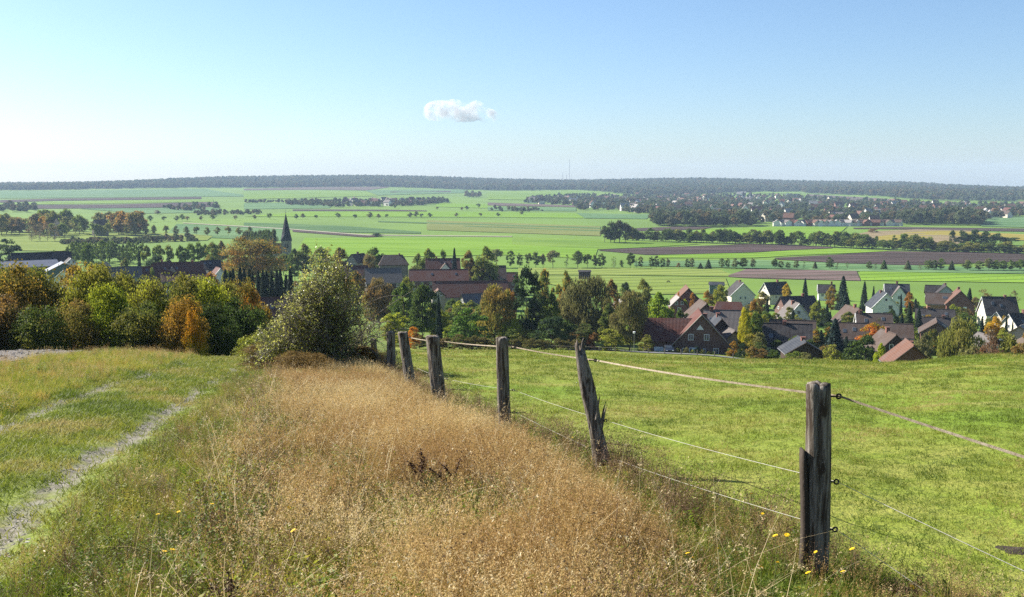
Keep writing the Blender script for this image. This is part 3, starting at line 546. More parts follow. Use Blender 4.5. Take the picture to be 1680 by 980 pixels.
# ------------------------------------------------------------------ far small houses (each a thing)
def plaster(n, c): return surf(n, c, tuple(k*.86 for k in c), .9, .9, .15, .02)
def tiles(n, c, sc=3.2):
    m, t, b, N, L = newmat(n); co = N.new('ShaderNodeTexCoord').outputs['Object']
    wv = N.new('ShaderNodeTexWave'); wv.wave_type = 'BANDS'; wv.bands_direction = 'X'; wv.inputs['Scale'].default_value = 1.05; wv.inputs['Distortion'].default_value = .6; L.new(co, wv.inputs[0])
    wz = N.new('ShaderNodeTexWave'); wz.bands_direction = 'Z'; wz.inputs['Scale'].default_value = 1.25; wz.inputs['Distortion'].default_value = .4; L.new(co, wz.inputs[0])
    f = noise(N, L, sc, 5, .7, co); f2 = noise(N, L, .35, 3, .6, co)
    cc = mixc(N, L, spread(N, L, f, .3, .7), c, tuple(k*.62 for k in c)); cc = mixc(N, L, spread(N, L, f2, .4, .7), cc, tuple(.6*k+.03 for k in c))
    L.new(cc, b.inputs['Base Color']); b.inputs['Roughness'].default_value = .8; b.inputs['Specular IOR Level'].default_value = .25
    ad = N.new('ShaderNodeMath'); ad.operation = 'ADD'; L.new(wv.outputs['Fac'], ad.inputs[0]); L.new(wz.outputs['Fac'], ad.inputs[1]); bump(N, L, b, ad.outputs[0], .6, .06); return m
def brickm(n, c):
    m, t, b, N, L = newmat(n); co = N.new('ShaderNodeTexCoord').outputs['Object']; mp = N.new('ShaderNodeMapping'); mp.inputs['Rotation'].default_value = (R(90), 0, 0); L.new(co, mp.inputs[0])
    br = N.new('ShaderNodeTexBrick'); br.inputs['Color1'].default_value = (*c, 1); br.inputs['Color2'].default_value = (*[k*.72 for k in c], 1); br.inputs['Mortar'].default_value = (*[k*.5+.06 for k in c], 1); br.inputs['Scale'].default_value = 4.0
    L.new(mp.outputs[0], br.inputs[0]); f = noise(N, L, .7, 4, .6, co); L.new(mixc(N, L, spread(N, L, f, .3, .8), br.outputs[0], tuple(k*.7 for k in c)), b.inputs['Base Color']); b.inputs['Roughness'].default_value = .9; return m
W_ = {'white': plaster('white_plaster', (.78,.74,.67)), 'cream': plaster('cream_plaster', (.66,.60,.48)), 'grey': plaster('grey_plaster', (.36,.35,.38)), 'brick': brickm('brown_brick', (.155,.072,.050)), 'red': brickm('red_brick', (.23,.085,.055)), 'dark': plaster('dark_boards', (.055,.038,.03)), 'green': plaster('green_boards', (.10,.14,.13)), 'stone': plaster('sandstone', (.27,.24,.20)), 'pink': plaster('pink_plaster', (.50,.36,.30)), 'ochre': plaster('ochre_brick', (.32,.20,.11))}
T_ = {'red': tiles('red_tiles', (.115,.037,.025)), 'brown': tiles('brown_tiles', (.095,.062,.046)), 'dark': tiles('dark_tiles', (.036,.030,.031)), 'grey': tiles('grey_tiles', (.145,.125,.115)), 'slate': tiles('slate', (.035,.040,.052)), 'rust': tiles('rust_tiles', (.15,.07,.045)), 'pale': tiles('pale_tiles', (.33,.30,.28)), 'metal': surf('roof_sheets', (.17,.17,.19), (.12,.12,.135), .5, .35, .1, metal=.2, spec=.5)}
M['frame'] = surf('white_frame', (.72,.72,.70), (.66,.66,.65), 3, .5, 0); M['glass'] = surf('window_glass', (.035,.045,.055), (.06,.075,.09), .8, .08, 0, spec=.8)
M['wood_dark'] = surf('dark_timber', (.035,.026,.020), (.055,.042,.032), 3, .85, .3); M['white'] = surf('white_paint', (.76,.77,.78), (.70,.71,.73), 1, .45, 0); M['brickc'] = W_['red']
M['zinc'] = surf('zinc', (.20,.20,.21), (.27,.27,.28), 2, .4, 0, metal=.5)
def prism(L, Sp, wh, rh, base=-2.0, ins=0.0):
    x, y = L/2, Sp/2
    V = [(-x,-y,base),(x,-y,base),(x,y,base),(-x,y,base),(-x,-y,wh),(x,-y,wh),(x,y,wh),(-x,y,wh),(-x,0,wh+rh),(x,0,wh+rh)]
    return MB().add(V, [(0,3,2,1),(0,1,5,4),(2,3,7,6),(1,2,6,9,5),(3,0,4,8,7),(4,5,9,8),(6,7,8,9)])
def slab_roof(L, Sp, wh, rh, oh=.45, th=.22, hip=0.0):
    """two roof planes with thickness, verge and eave overhang; hip clips the ends"""
    b = MB(); x = L/2+oh*.8; y = Sp/2; sl = rh/y; ye = y+oh; ze = wh-oh*sl; zr = wh+rh+.06
    for s in (-1, 1):
        xr = x-hip; lo = [(-x, s*ye, ze+.06), (x, s*ye, ze+.06), (xr, s*.0, zr), (-xr, s*.0, zr)]; up = [(p[0], p[1], p[2]+th) for p in lo]
        V = lo+up; Fc = [(0,1,2,3), (7,6,5,4), (0,4,5,1), (1,5,6,2), (2,6,7,3), (3,7,4,0)]
        if s > 0: Fc = [f[::-1] for f in Fc]
        b.add(V, Fc)
    if hip:
        for s in (-1, 1):
            xr = x-hip; V = [(s*x, -ye, ze+.06), (s*x, ye, ze+.06), (s*xr, 0, zr), (s*x, -ye, ze+.06+th), (s*x, ye, ze+.06+th), (s*xr, 0, zr+th)]
            Fc = [(0,1,2), (5,4,3), (0,3,4,1), (1,4,5,2), (2,5,3,0)]; b.add(V, Fc if s < 0 else [f[::-1] for f in Fc])
    return b
def window(par, side, u, z, wd, hh, L, Sp, name='window', frame=None, bars=True, pane=None):
    """frame standing proud of the wall, pane set into it"""
    rz, px_, py_ = {'x-': (-math.pi/2, -L/2, None), 'x+': (math.pi/2, L/2, None), 'y-': (0, None, -Sp/2), 'y+': (math.pi, None, Sp/2)}[side]
    fr = frame or M['frame']; b = MB(); t = .1
    for c, d in (((0,-.03,hh/2-t/2), (wd,.12,t)), ((0,-.03,-hh/2+t/2), (wd+.1,.18,t)), ((-wd/2+t/2,-.03,0), (t,.12,hh-2*t)), ((wd/2-t/2,-.03,0), (t,.12,hh-2*t))): b.box(c, d)
    if bars and wd > .9: b.box((0,-.02,0), (.07,.08,hh-2*t))
    o = b.build(name, fr, par)
    o.rotation_euler = (0, 0, rz); o.location = {'x-': (-L/2, -u, z), 'x+': (L/2, u, z), 'y-': (u, -Sp/2, z), 'y+': (-u, Sp/2, z)}[side]
    MB().box((0,.0,0), (wd-2*t, .06, hh-2*t)).build('pane', pane or M['glass'], o)
    return o
def house(px, pyr, Y, L, Sp, rh, yaw, wall, roof, label, wins=(), chim=(), name='village_house', cat='house', group=None, hip=0.0, oh=.45, auto=True, wh=None):
    PLACES.append((px, Y, label)); p, dep = gp(px, Y); top = at(px, pyr, Y)[2]
    h = wh if wh else max(2.3, top-p[2]-rh-.3)
    r = obj(name, None); r.empty_display_size = .5; r.location = (p[0], p[1], top-rh-h-.3 if not wh else p[2]); r.rotation_euler = (0, 0, R(yaw)-math.atan((px-CX)/F)); tag(r, label, cat, group)
    wmat = W_[wall]; w_ = (MB().box((0, 0, (h-2)/2), (L-.6, Sp-.4, h+2)) if hip else prism(L, Sp, h, rh)).build('wall', wmat, r)
    ro = slab_roof(L, Sp, h, rh, oh, hip=hip).build('roof', T_[roof], r)
    if Y < 480 and not hip:
        sl = rh/(Sp/2); ze = h-oh*sl+.02
        for s_ in (-1, 1):
            MB().tube([(-L/2-oh*.7, s_*(Sp/2+oh+.05), ze), (L/2+oh*.7, s_*(Sp/2+oh+.05), ze)], .085, 6).build('gutter', M['zinc'], r)
            MB().tube([(-L/2-oh*.8-.03, s_*(Sp/2+oh), ze+.12), (-L/2-oh*.8-.03, 0, h+rh+.16)], .10, 4).build('verge_board', M['frame'] if wall in ('white', 'cream') else M['wood_dark'], r)
        MB().tube([(-L/2-oh*.7, 0, h+rh+.30), (L/2+oh*.7, 0, h+rh+.30)], .12, 6).build('ridge_tiles', T_[roof], ro)
        if cat == 'house' and L > 7 and roof != 'metal':
            for q in range(int(rng.integers(1, 3))):
                u = rng.uniform(-.36, .36)*L; t_ = rng.uniform(.35, .6); o = MB().box((0, 0, 0), (.9, 1.2, .12)).build('skylight', M['zinc'], ro); o.location = (u, -Sp/2*t_, h+rh*(1-t_)+.34); o.rotation_euler = (math.atan(sl), 0, 0); MB().box((0, 0, .05), (.7, 1.0, .06)).build('pane', M['glass'], o)
    for (cx, cy, hh) in chim:
        zt = h+rh*(1-abs(cy)/(Sp/2)); c = MB().box((cx, cy, zt+hh/2-.5), (.75, .75, hh+1)).box((cx, cy, zt+hh+.06), (.95, .95, .12)); c.build('chimney', M['brickc'], ro)
    wins = list(wins)
    if auto and not wins:
        for sd, ln, hmax in (('y-', L, h), ('x-', Sp, h+rh*.5)):
            nn = int(ln//3.2)
            for a in range(nn):
                u = (a+.5)*ln/nn-ln/2
                for z in np.arange(h-1.15, .6, -2.8): wins.append((sd, u, z, 1.15, 1.25))
            if sd == 'x-': wins += [('x-', -.9, h+rh*.32, .9, 1.1), ('x-', .9, h+rh*.32, .9, 1.1)]
    for wn in wins: window(r, *wn[:5], L, Sp, *(wn[5:] if len(wn) > 5 else ()))
    return r, h
# simple far houses: wall and roof
FH = {}
def far_house(p, L, Sp, h, rh, yaw, wall, roof, label, group):
    key = (wall, roof)
    if key not in FH: FH[key] = (prism(1, 1, 1, .8, -.5).data('far_house_wall', W_[wall]), slab_roof(1, 1, 1, .8, .06, .05).data('far_house_roof', T_[roof]))
    r = obj('town_house', None); r.location = p; r.scale = (L, Sp, h); r.rotation_euler = (0, 0, yaw); tag(r, label, 'house', group)
    obj('wall', FH[key][0], r); obj('roof', FH[key][1], r)
tw = np.concatenate([poly_scatter(TU, TL, 190), poly_scatter(T2U, T2L, 55)])
near_row = [hit(x_, 371.5-(abs(x_-1330)/300)*1.5)[:2] for x_ in np.arange(1275, 1475, 7.5)]
for a_, (x_, y_) in enumerate(list(map(tuple, tw))+[tuple(q) for q in near_row]):
    cm = random.choice([('white', 'red'), ('cream', 'brown'), ('cream', 'rust'), ('white', 'grey'), ('white', 'pale'), ('red', 'rust')]); f_ = a_ >= len(tw)
    wl = {'white': 'white', 'cream': 'cream', 'red': 'brick'}[cm[0]]; rf = {'red': 'red', 'brown': 'brown', 'dark': 'dark', 'grey': 'grey', 'rust': 'rust red', 'pale': 'pale'}[cm[1]]
    far_house((x_, y_, tz(x_, y_)+.8), random.uniform(10, 17), random.uniform(8, 11), random.uniform(5, 8) if not f_ else 4.0, 4, random.uniform(-.7, .7)+random.choice([0, 1.57]), *cm,
              ('tiny %s walled house with %s roof %s' % (wl, rf, 'in the front row of the far town' if f_ else 'among the trees of the far town')), 'houses of the far town')
for x_, y_ in poly_scatter([(560,333.5),(700,331.5)], [(560,339.5),(690,337.5)], 34):
    cm = random.choice([('white', 'red'), ('cream', 'brown'), ('white', 'grey'), ('red', 'red')])
    far_house((x_, y_, tz(x_, y_)+.8), random.uniform(11, 18), 9, random.uniform(5, 8), 4, random.uniform(0, 3), *cm, 'tiny %s house with %s roof in the small far village' % ({'white': 'white', 'cream': 'cream', 'red': 'brick'}[cm[0]], cm[1]), 'houses of the small far village')
# pale twin church towers of the far town, blue hall
for px, Yc in ((1219, 2850), (1232, 2900)):
    p, _ = gp(px, Yc); b = obj('town_church_tower', None); b.location = p; tag(b, 'slim pale church tower with pointed cap above the far town, %s one of two' % ('left' if px == 1219 else 'right'), 'tower')
    h = at(px, 322, Yc)[2]-p[2]; MB().box((0, 0, h/2-1), (7, 7, h+2)).build('tower_shaft', W_['grey'], b)
    MB().add([(-3.8,-3.8,h),(3.8,-3.8,h),(3.8,3.8,h),(-3.8,3.8,h),(0,0,h+15)], [(0,3,2,1),(0,1,4),(1,2,4),(2,3,4),(3,0,4)]).build('spire', T_['slate'], b)
p, _ = gp(1447, 1760); hl = obj('market_hall', None); hl.location = p; tag(hl, 'long low pale blue hall in the far town', 'hall')
M['bluehall'] = surf('blue_sheets', (.20,.33,.42), (.17,.28,.36), .2, .5, 0); MB().box((0, 0, 4), (48, 26, 10)).build('wall', M['bluehall'], hl); MB().box((0, 0, 9.4), (49, 27, .8)).build('roof', T_['pale'], hl)
# radio masts on the ridge
M['mast'] = surf('mast_steel', (.30,.28,.28), (.36,.30,.30), .2, .6, 0)
for px, pyt, lb in ((934, 262, 'tall thin guyed radio mast on the wooded ridge'), (923, 284, 'short radio mast beside the tall one on the ridge'), (929.5, 288, 'tiny antenna pole between the two ridge masts')):
    p, _ = gp(px, 5700); h = at(px, pyt, 5700)[2]-p[2]; b = MB(); wv_ = 1.5
    for k in range(3):
        a = k*2.094; b.tube([(wv_*math.cos(a), wv_*math.sin(a), -2), (wv_*math.cos(a), wv_*math.sin(a), h)], .35, 5)
    for z in np.arange(0, h, 3.0):
        for k in range(3):
            a, a2 = k*2.094, (k+1)*2.094; b.tube([(wv_*math.cos(a), wv_*math.sin(a), z), (wv_*math.cos(a2), wv_*math.sin(a2), z+3)], .16, 4, False)
    m_ = obj('radio_mast', None); m_.location = p; tag(m_, lb, 'mast'); b.build('lattice', M['mast'], m_); MB().tube([(0, 0, h), (0, 0, h+6)], (.3, .1), 5).build('aerial', M['mast'], m_)
# ================================================================== the church
p, dep = gp(471, 650); ch = obj('church', None); ch.location = p; ch.rotation_euler = (0, 0, R(12)); tag(ch, 'stone village church with tall dark pointed spire and red nave roof', 'church')
ht = at(471, 395, 650)[2]-p[2]; hs = at(471, 349, 650)[2]-p[2]; wt = 6.3
MB().box((0, 0, ht/2-1), (wt, wt, ht+2)).box((0, 0, ht-.2), (wt+.5, wt+.5, .5)).build('tower', W_['stone'], ch)
M['louvre'] = surf('louvre', (.03,.03,.035), (.05,.05,.05), 3, .8)
for a in range(4):
    for u in (-.75, .75):
        b = MB(); b.box((u, -wt/2-.02, 0), (1.0, .16, 2.4)); b.tube([(u, -wt/2-.10, 1.2), (u, -wt/2+.06, 1.2)], .5, 10); o = b.build('belfry_opening', M['louvre'], ch); o.location = (0, 0, ht-3.6); o.rotation_euler = (0, 0, a*math.pi/2)
V = []; n8 = 8
for k in range(8):
    a = (k+.5)*math.pi/4; V.append((3.05*math.cos(a), 3.05*math.sin(a), ht+3.8))
q = wt/2+.45; Vb = [(-q,-q,ht+.06),(q,-q,ht+.06),(q,q,ht+.06),(-q,q,ht+.06)]
b = MB(); b.add(V+[(0,0,hs)], [(k, (k+1) % 8, 8) for k in range(8)])
order = {5: 0, 6: 1, 7: 1, 0: 2, 1: 2, 2: 3, 3: 3, 4: 0}
b.add(Vb+V, [(0,3,2,1)]+[(order_a, 4+(k+1) % 8, 4+k) for k, order_a in ((4,0),(5,1),(6,1),(7,2),(0,2),(1,3),(2,3),(3,0))]+[(0,1,4+5),(1,2,4+7),(2,3,4+1),(3,0,4+3)])
sp = b.build('spire', T_['slate'], ch); b = MB().tube([(0,0,hs-.3),(0,0,hs+2.2)], .08, 5); b.box((0,0,hs+1.5), (.9,.12,.12)); b.tube([(0,0,hs),(0,0,hs+.5)], (.28,.28), 8); b.build('cross', M['mast'], sp)
for u in (-1.9, 1.9):
    o = MB().add([(u-.7,-3.3,ht+.8),(u+.7,-3.3,ht+.8),(u,-3.3,ht+2.4),(u,-1.5,ht+2.4),(u-.7,-1.5,ht+.8),(u+.7,-1.5,ht+.8)], [(0,1,2),(0,2,3,4),(1,5,3,2)]).build('dormer', T_['slate'], sp)
hn = at(450, 400, 650)[2]-p[2]
o = prism(17, 10, hn-5.5, 5.5).build('nave_wall', W_['stone'], ch); o.location = (-11.7, 2, 0); o = slab_roof(17, 10, hn-5.5, 5.5).build('nave_roof', T_['red'], ch); o.location = (-11.7, 2, 0)
for k in range(3):
    o = window(ch, 'y-', -4+k*4, hn-8.3, 1.3, 3.0, 17, 10); o.location.x -= 11.7; o.location.y += 2
# ================================================================== village houses (column, ridge row, forward distance, ridge length, span, roof height, yaw)
H = house
# --- right hand village
H(1271,463,430,10.5,8,4.2,34,'cream','dark','cream gabled house with dark roof at the left of the back row',[('x-',-1.5,4.2,1,1.2),('x-',1.5,4.2,1,1.2),('x-',0,6.9,.9,1.0),('y-',-2,3.4,1,1.1),('y-',2,3.4,1,1.1)],[(1,0,1.2)])
H(1355,467,450,7,7,3,4,'white','dark','small dark roofed house half hidden by the back spruces',chim=[(2.2,0,1.6)])
H(1302,495,332,9,8.2,4.6,110,'white','grey','white gabled house with pale grey left roof slope',[('x-',0,4.8,1.1,1.2),('x-',-2,2.2,1.1,1.2),('x-',2,2.2,1.1,1.2)],[(0,.6,1.2)])
H(1307,486,352,12.5,9,4.3,28,'brick','dark','brown brick house with broad dark roof behind the pale roofed gable',[('x-',-1.6,4.4,1.1,1.0),('x-',1.6,4.4,1.1,1.0)],[(2,0,1.0)])
H(1290,531,240,11,10,5,2,'brick','dark','broad house with dark chequered tile roof facing the pasture',[('y-',-3.6,1.4,1.2,1.2),('y-',0,1.4,1.2,1.2),('y-',3.2,1.4,1.2,1.2)],[(-.6,0,.8)])
H(1299,525,258,11,9,4.4,2,'brick','brown','brown roofed house directly behind the chequered roof')
H(1314,556,188,7,6.4,1.9,102,'dark','slate','low black gabled outbuilding with grey left slope at the pasture edge',[('x-',-1.4,1.0,1.6,1.9,'garage_door',M['white'],False,M['white']),('x-',1.4,1.0,1.6,1.9,'garage_door',M['white'],False,M['white'])],[(-1,0,.7)],oh=.5)
H(1397,503,330,10,8.6,4.3,115,'dark','brown','brown roofed house with bright left verge in the middle of the village',[('x-',0,3.6,1,1)],[(-2,0,1.2)])
H(1447,478,366,10,9.4,5.0,104,'white','slate','white gabled house with balcony in the middle of the back row',[('x-',1.6,4.7,1.25,1.3,'window',M['wood_dark']),('x-',-2.4,2.2,1.1,1.0,'window',M['wood_dark']),('x-',0,2.1,2.2,1.8,'balcony_door'),('x-',0,7.4,.6,.8,'window',M['wood_dark'])],[(1,.5,1.0)])
bk = H(1470,466,425,9.5,9,4.2,6,'white','slate','white house with dark roof and front gable behind the balcony house',[('y-',-3,2.6,1,1.1),('y-',3,2.6,1,1.1)],[(0,0,1.2)])
h_ = bk[1]; g = prism(5, 5.6, h_, 3.7).build('front_gable', W_['white'], bk[0]); g.rotation_euler = (0,0,R(90)); g.location = (.6,-3.6,0)
g = slab_roof(5, 5.6, h_, 3.7, .4).build('gable_roof', T_['grey'], bk[0]); g.rotation_euler = (0,0,R(90)); g.location = (.6,-3.6,0.02)
o = window(bk[0],'x-',0,h_-.6,1.4,1.5,5,5.6); o.location = (.6,-6.1-.03,h_-.6); o.rotation_euler = (0,0,0)
H(1432,514,292,9.6,8,3.6,8,'white','brown','long brown roof with white left gable in front of the balcony house',[('x-',0,2.8,1,1.2)],[(-3.8,0,1)])
H(1404,530,262,9,7.6,3.4,5,'dark','brown','dim brown roof left of the red maple')
H(1472,531,268,7,7,3.0,5,'dark','brown','dim brown roof right of the red maple')
w12 = H(1541,481,372,9,8,3.2,2,'ochre','brown','low wing with brown tile roof attached to brick gabled house',[('y-',-2,2.0,1,1.2),('y-',2,2.0,1,1.2)],oh=.6)
H(1571,475,368,9,9.2,4.6,98,'red','rust','red brick gabled house with two bright windows in the back row',[('x-',-1.5,4.6,1.2,1.25,'window',M['white'],False,M['white']),('x-',1.6,4.6,1.2,1.25,'window',M['white'],False,M['white'])],[(1,0,1)])
H(1549,467,432,9,9,4.0,97,'grey','dark','grey gabled house behind the brick house',[('x-',-1.9,3.6,1.3,1.2),('x-',1.9,3.6,1.3,1.2),('x-',0,6.1,.6,.9)],[(-1,0,.9)])
H(1530,468,436,6,7,3.4,4,'dark','dark','dark roofed annex left of the grey gabled house')
H(1533,507,322,11,9,3.8,3,'brick','dark','wide dark roofed house in the centre right of the village',chim=[(-2,0,.9)])
H(1540,521,292,10,8,3.4,3,'brick','dark','second dark roof in front of the wide dark roofed house',chim=[(1,0,.9)])
H(1534,525,262,9,7.6,2.6,92,'brick','brown','tall brown brick gable with one pale window behind the birch',[('x-',.6,3.0,1.2,1.3,'window',M['white'],False,M['white'])])
H(1636,487,340,10.5,8.6,5.2,20,'cream','dark','cream house with steep dark roof at the right end of the village',[('x-',-1.4,3.6,.9,1.1),('x-',1.6,3.6,.9,1.1)],[(2,0,.8)])
H(1641,510,318,5,5.4,3.0,60,'cream','brown','small cream gable in front of the steep dark roof',[('x-',0,3.2,.6,.8)])
H(1672,514,292,8,7.4,3.6,44,'cream','dark','cream gabled house cut by the right edge of the picture',[('x-',0,4.4,.9,1.1)],[(1,0,1.2)])
H(1676,533,262,5,5,1.7,75,'pink','pale','small pink summer house with white roof at the right edge',[('x-',0,1.6,1.0,1.2)],name='summer_house',cat='shed')
H(1455,544,216,8,7.4,3.5,112,'dark','brown','low brown roofed house with chimney right of the red maple',chim=[(.5,0,1.1)])
H(1489,561,164,6.6,7.2,3.1,101,'brick','rust','low brick house with red brown left slope at the edge of the pasture',[('x-',-1.5,2.4,1.0,1.2,'window',M['white'],False,M['white']),('x-',1.3,2.3,1.35,1.2,'window',M['white'],False,M['white'])],[(2.2,-.6,.5)])
H(1616,549,228,7.5,7,2.8,118,'dark','grey','dim grey gable behind the weeping birch')
# --- brick house by the road, with garage wing
Yb = 216; r_, h_ = H(1147,511,Yb,11,11.2,5.9,94,'brick','red','brown brick house with steep front gable, white double door and garage wing',
  [('x-',-2.2,4.2,1.1,1.35),('x-',1.1,4.2,1.1,1.35),('x-',-3.6,1.4,.75,.95),('x-',.7,1.3,.6,.95),('x-',3.1,1.25,1.15,1.3)],[(-1.5,-1.0,1.0)],oh=.5)
r_.name = 'brick_house'
o = MB().box((0,-.03,0),(2.0,.12,2.25)).build('door', M['white'], r_); o.rotation_euler = (0,0,-math.pi/2); o.location = (-5.5,1.55,.85)
for u in (-.58,.58): MB().box((u,-.085,.25),(.42,.05,1.4)).build('door_pane', M['glass'], o)
MB().box((0,-.12,-.1),(.05,.08,.4)).build('handle', M['mast'], o)
o = MB().add([(-.5,-.06,-.5),(.5,-.06,-.5),(0,-.06,.45),(-.5,.05,-.5),(.5,.05,-.5),(0,.05,.45)],[(0,1,2),(5,4,3),(0,3,4,1),(1,4,5,2),(2,5,3,0)]).build('gable_window', M['frame'], r_); o.rotation_euler = (0,0,-math.pi/2); o.location = (-5.5,.3,h_+3.5); o.scale = (1.6,1,1.1)
for s in (-1,1):   # pale verge boards along the front gable
    y0 = s*(5.6+.5); z0 = h_-.5*5.9/5.6; o = MB().tube([(-6.0,y0,z0+.2),(-6.0,0,h_+6.22)],.11,4).build('verge_board', W_['stone'], r_)
gw = MB(); o = prism(11, 8.6, h_+.3, 4.0).build('garage_wing', W_['brick'], r_); o.rotation_euler = (0,0,-math.pi/2); o.location = (.7,6.4,0)
o = slab_roof(11, 8.6, h_+.3, 4.0).build('wing_roof', T_['red'], r_); o.rotation_euler = (0,0,-math.pi/2); o.location = (.7,6.4,0)
o = MB().box((0,-.03,0),(4.3,.1,2.15)).box((0,-.06,.35),(4.3,.06,.03)).box((0,-.06,-.35),(4.3,.06,.03)).build('garage_door', M['white'], r_); o.rotation_euler = (0,0,-math.pi/2); o.location = (-3.62,7.7,.62)
H(1187,509,238,9,9,4.0,3,'brick','grey','grey tile roofed house right behind the brick house',chim=[(-3,0,1)])
H(1178,519,226,7,7.4,4.0,100,'dark','slate','dark slate gabled annex right of the brick house',[('x-',0,3.2,.8,1)],[(1,0,.8)])
H(1197,539,220,5.5,6,2.6,110,'stone','grey','small grey roofed wing at the right of the brick house',[('x-',0,1.6,1.2,1)])
H(1152,494,262,10,10,4.6,100,'brick','brown','brown gabled house behind the brick house',[('x-',-1.8,4.0,1,1.2)])
H(1195,495,300,9.6,9,4.0,2,'brick','red','dark red hipped roof right of the brown gable',hip=1.6)
H(1126,470,332,11,9.6,4.8,95,'red','rust','red brick gabled barn with orange trees in front',[('x-',-1.5,4.5,.8,.9),('x-',1.5,4.5,.8,.9)],name='brick_barn')
H(1111,486,318,6,5,2.4,100,'red','pale','pale roofed lean-to left of the red brick barn')
H(1213,462,402,9.5,9.4,4.6,106,'cream','dark','cream gabled house with dark roof behind the garden trees',[('x-',-1,5.0,.8,1.1),('x-',.9,5.0,.8,1.1),('x-',2.6,2.4,1,1.2)],[(0,0,.8)])
H(1175,463,436,6,4.6,.8,3,'green','slate','low blue grey shed behind the cream gabled house',name='garden_shed',cat='shed')
H(1017,492,304,7,7,3.2,100,'pink','pale','pinkish gable half hidden behind the willow')
H(959,443,566,6.6,4.6,.7,3,'dark','dark','dark open field shelter standing alone in the pasture',name='field_shelter',cat='shed',auto=False,wins=[('y-',0,1.0,5.0,1.6,'painted_opening',M['wood_dark'],True,M['louvre'])])  # solid dark panel on the wall paints the shade inside the open front
# --- old village in the middle
H(646,418,500,14.5,10,4.4,3,'stone','brown','long farmhouse with hipped brown roof and a row of pale windows',[('y-',u,hh,1.1,1.5,'window',M['white']) for u in (-5.4,-3.2,-1.0,1.2,3.4,5.6) for hh in (3.0,)],[(3,0,.8)],hip=3.0)
H(588,416,482,9,7,3.6,50,'stone','brown','farmhouse roof with pale gable left of the long farmhouse',chim=[(0,0,1)])
H(629,440,402,14,11,5.0,6,'dark','grey','big pale grey barn roof left of the red farm roofs',name='grey_barn',cat='barn')
H(586,436,424,9,8,3.6,4,'red','red','dim red roof just left of the grey barn')
tf = H(727,424,472,15.5,9,4.4,3,'brick','red','red roofed farmhouse with white timbered cross gable',[('y-',-5,2.4,1,1.2),('y-',5,2.4,1,1.2)],[(-3,0,.9)])
def timber_gable(par, h, x, yf, wd, dp, rh):
    g = prism(dp, wd, h, rh).build('cross_gable', W_['white'], par); g.rotation_euler = (0,0,R(90)); g.location = (x,yf+dp/2,0)
    g = slab_roof(dp, wd, h, rh, .3).build('gable_roof', T_['brown'], par); g.rotation_euler = (0,0,R(90)); g.location = (x,yf+dp/2,.02)
    for u in np.linspace(-wd/2+.15, wd/2-.15, 5): MB().box((x+u,yf-.04,h/2),(.2,.12,h)).build('timber', M['wood_dark'], par)
    for z in (h*.5, h-.1): MB().box((x,yf-.055,z),(wd,.12,.2)).build('timber', M['wood_dark'], par)
timber_gable(tf[0], tf[1], .8, -7.2, 4.6, 5, 2.6)
H(720,442,432,25,10,4.2,1,'brick','red','long low red farm roof across the middle of the village',name='farm_wing')
H(800,436,452,16,10,5.0,3,'brick','brown','broad brown barn roof right of the long red roof',name='brown_barn',cat='barn')
bb = H(772,461,382,28,11,5.2,5,'stone','red','large red roofed barn with half timbered left gable',[],name='red_barn',cat='barn',auto=False,chim=[])
for u in np.linspace(-5, 5, 7): MB().box((-14.06,u,bb[1]-1.2),(.1,.2,2.4)).build('timber', M['wood_dark'], bb[0])
H(776,482,342,8,7,3.0,24,'stone','grey','small grey roof in front of the large red barn')
H(719,474,352,4.5,4.4,2.0,95,'stone','rust','little gabled porch house at the left end of the red barn')
H(776,430,480,5,5,2.2,40,'stone','pale','pale small roof between brown barn and timbered farmhouse')
H(833,447,470,9,8,3.6,4,'brick','red','dim red roof right of the broad brown barn')
H(447,488,262,8.5,9,4.0,3,'brick','red','red roof seen between the autumn wood and the hawthorn')
# --- old village at the left
H(50,427,430,22,14,2.2,8,'dark','metal','long barn with shiny metal sheet roof at the far left',name='metal_barn',cat='barn',auto=False)
H(106,430,418,8,12,3.0,98,'green','metal','green boarded barn gable beside the metal roofed barn',name='green_barn',cat='barn',auto=False)
H(72,414,470,25,11,4.6,2,'stone','dark','dark tiled barn behind the metal roofed barn',name='dark_barn',cat='barn')
H(118,423,452,5,5,2.2,100,'white','dark','small white timbered gable at the end of the dark barn')
H(121,441,332,8.5,9,3.6,60,'white','pale','pale glaring roof rising behind the autumn trees',name='pale_barn',cat='barn')
H(172,431,424,6,6,3.0,60,'stone','pale','pale grey gable between metal barn and brown barn')
H(206,438,384,12,8,3.2,6,'dark','grey','grey brown barn roof in the middle of the left village',name='farm_barn',cat='barn')
H(247,437,402,9,8,3.6,6,'brick','red','low red roof right of the grey brown barn')
fr = H(268,430,424,11,10,5.2,50,'red','red','red tiled farmhouse with gable left of the long red roof',chim=[(0,0,1)])
lr = H(306,430,430,14,10,4.8,2,'brick','red','long red tiled farmhouse with pale dormer in left village',chim=[(3,0,.8)])
o = prism(2.6,3.0,lr[1]+1.4,1.7,lr[1]-.5).build('dormer', W_['stone'], lr[0]); o.rotation_euler=(0,0,R(90)); o.location=(-5.5,-3.2,0)
o = slab_roof(2.6,3.0,lr[1]+1.4,1.7,.25).build('dormer_roof', T_['pale'], lr[0]); o.rotation_euler=(0,0,R(90)); o.location=(-5.5,-3.2,.02)
H(360,439,402,6.5,6.6,3.6,104,'white','red','small white gabled house with red roof below the big oak',[('x-',0,4.2,.8,1)])
H(348,427,452,8,8,3.4,4,'dark','dark','dim dark roof left of the big oak')
H(303,447,384,16,7,2.6,4,'dark','red','low red lean-to roofs in front of the long red farmhouse')
H(93,359,1060,16,11,7,95,'pink','brown','large gabled manor barn in the distant farm wood',auto=False,name='manor_barn',cat='barn')
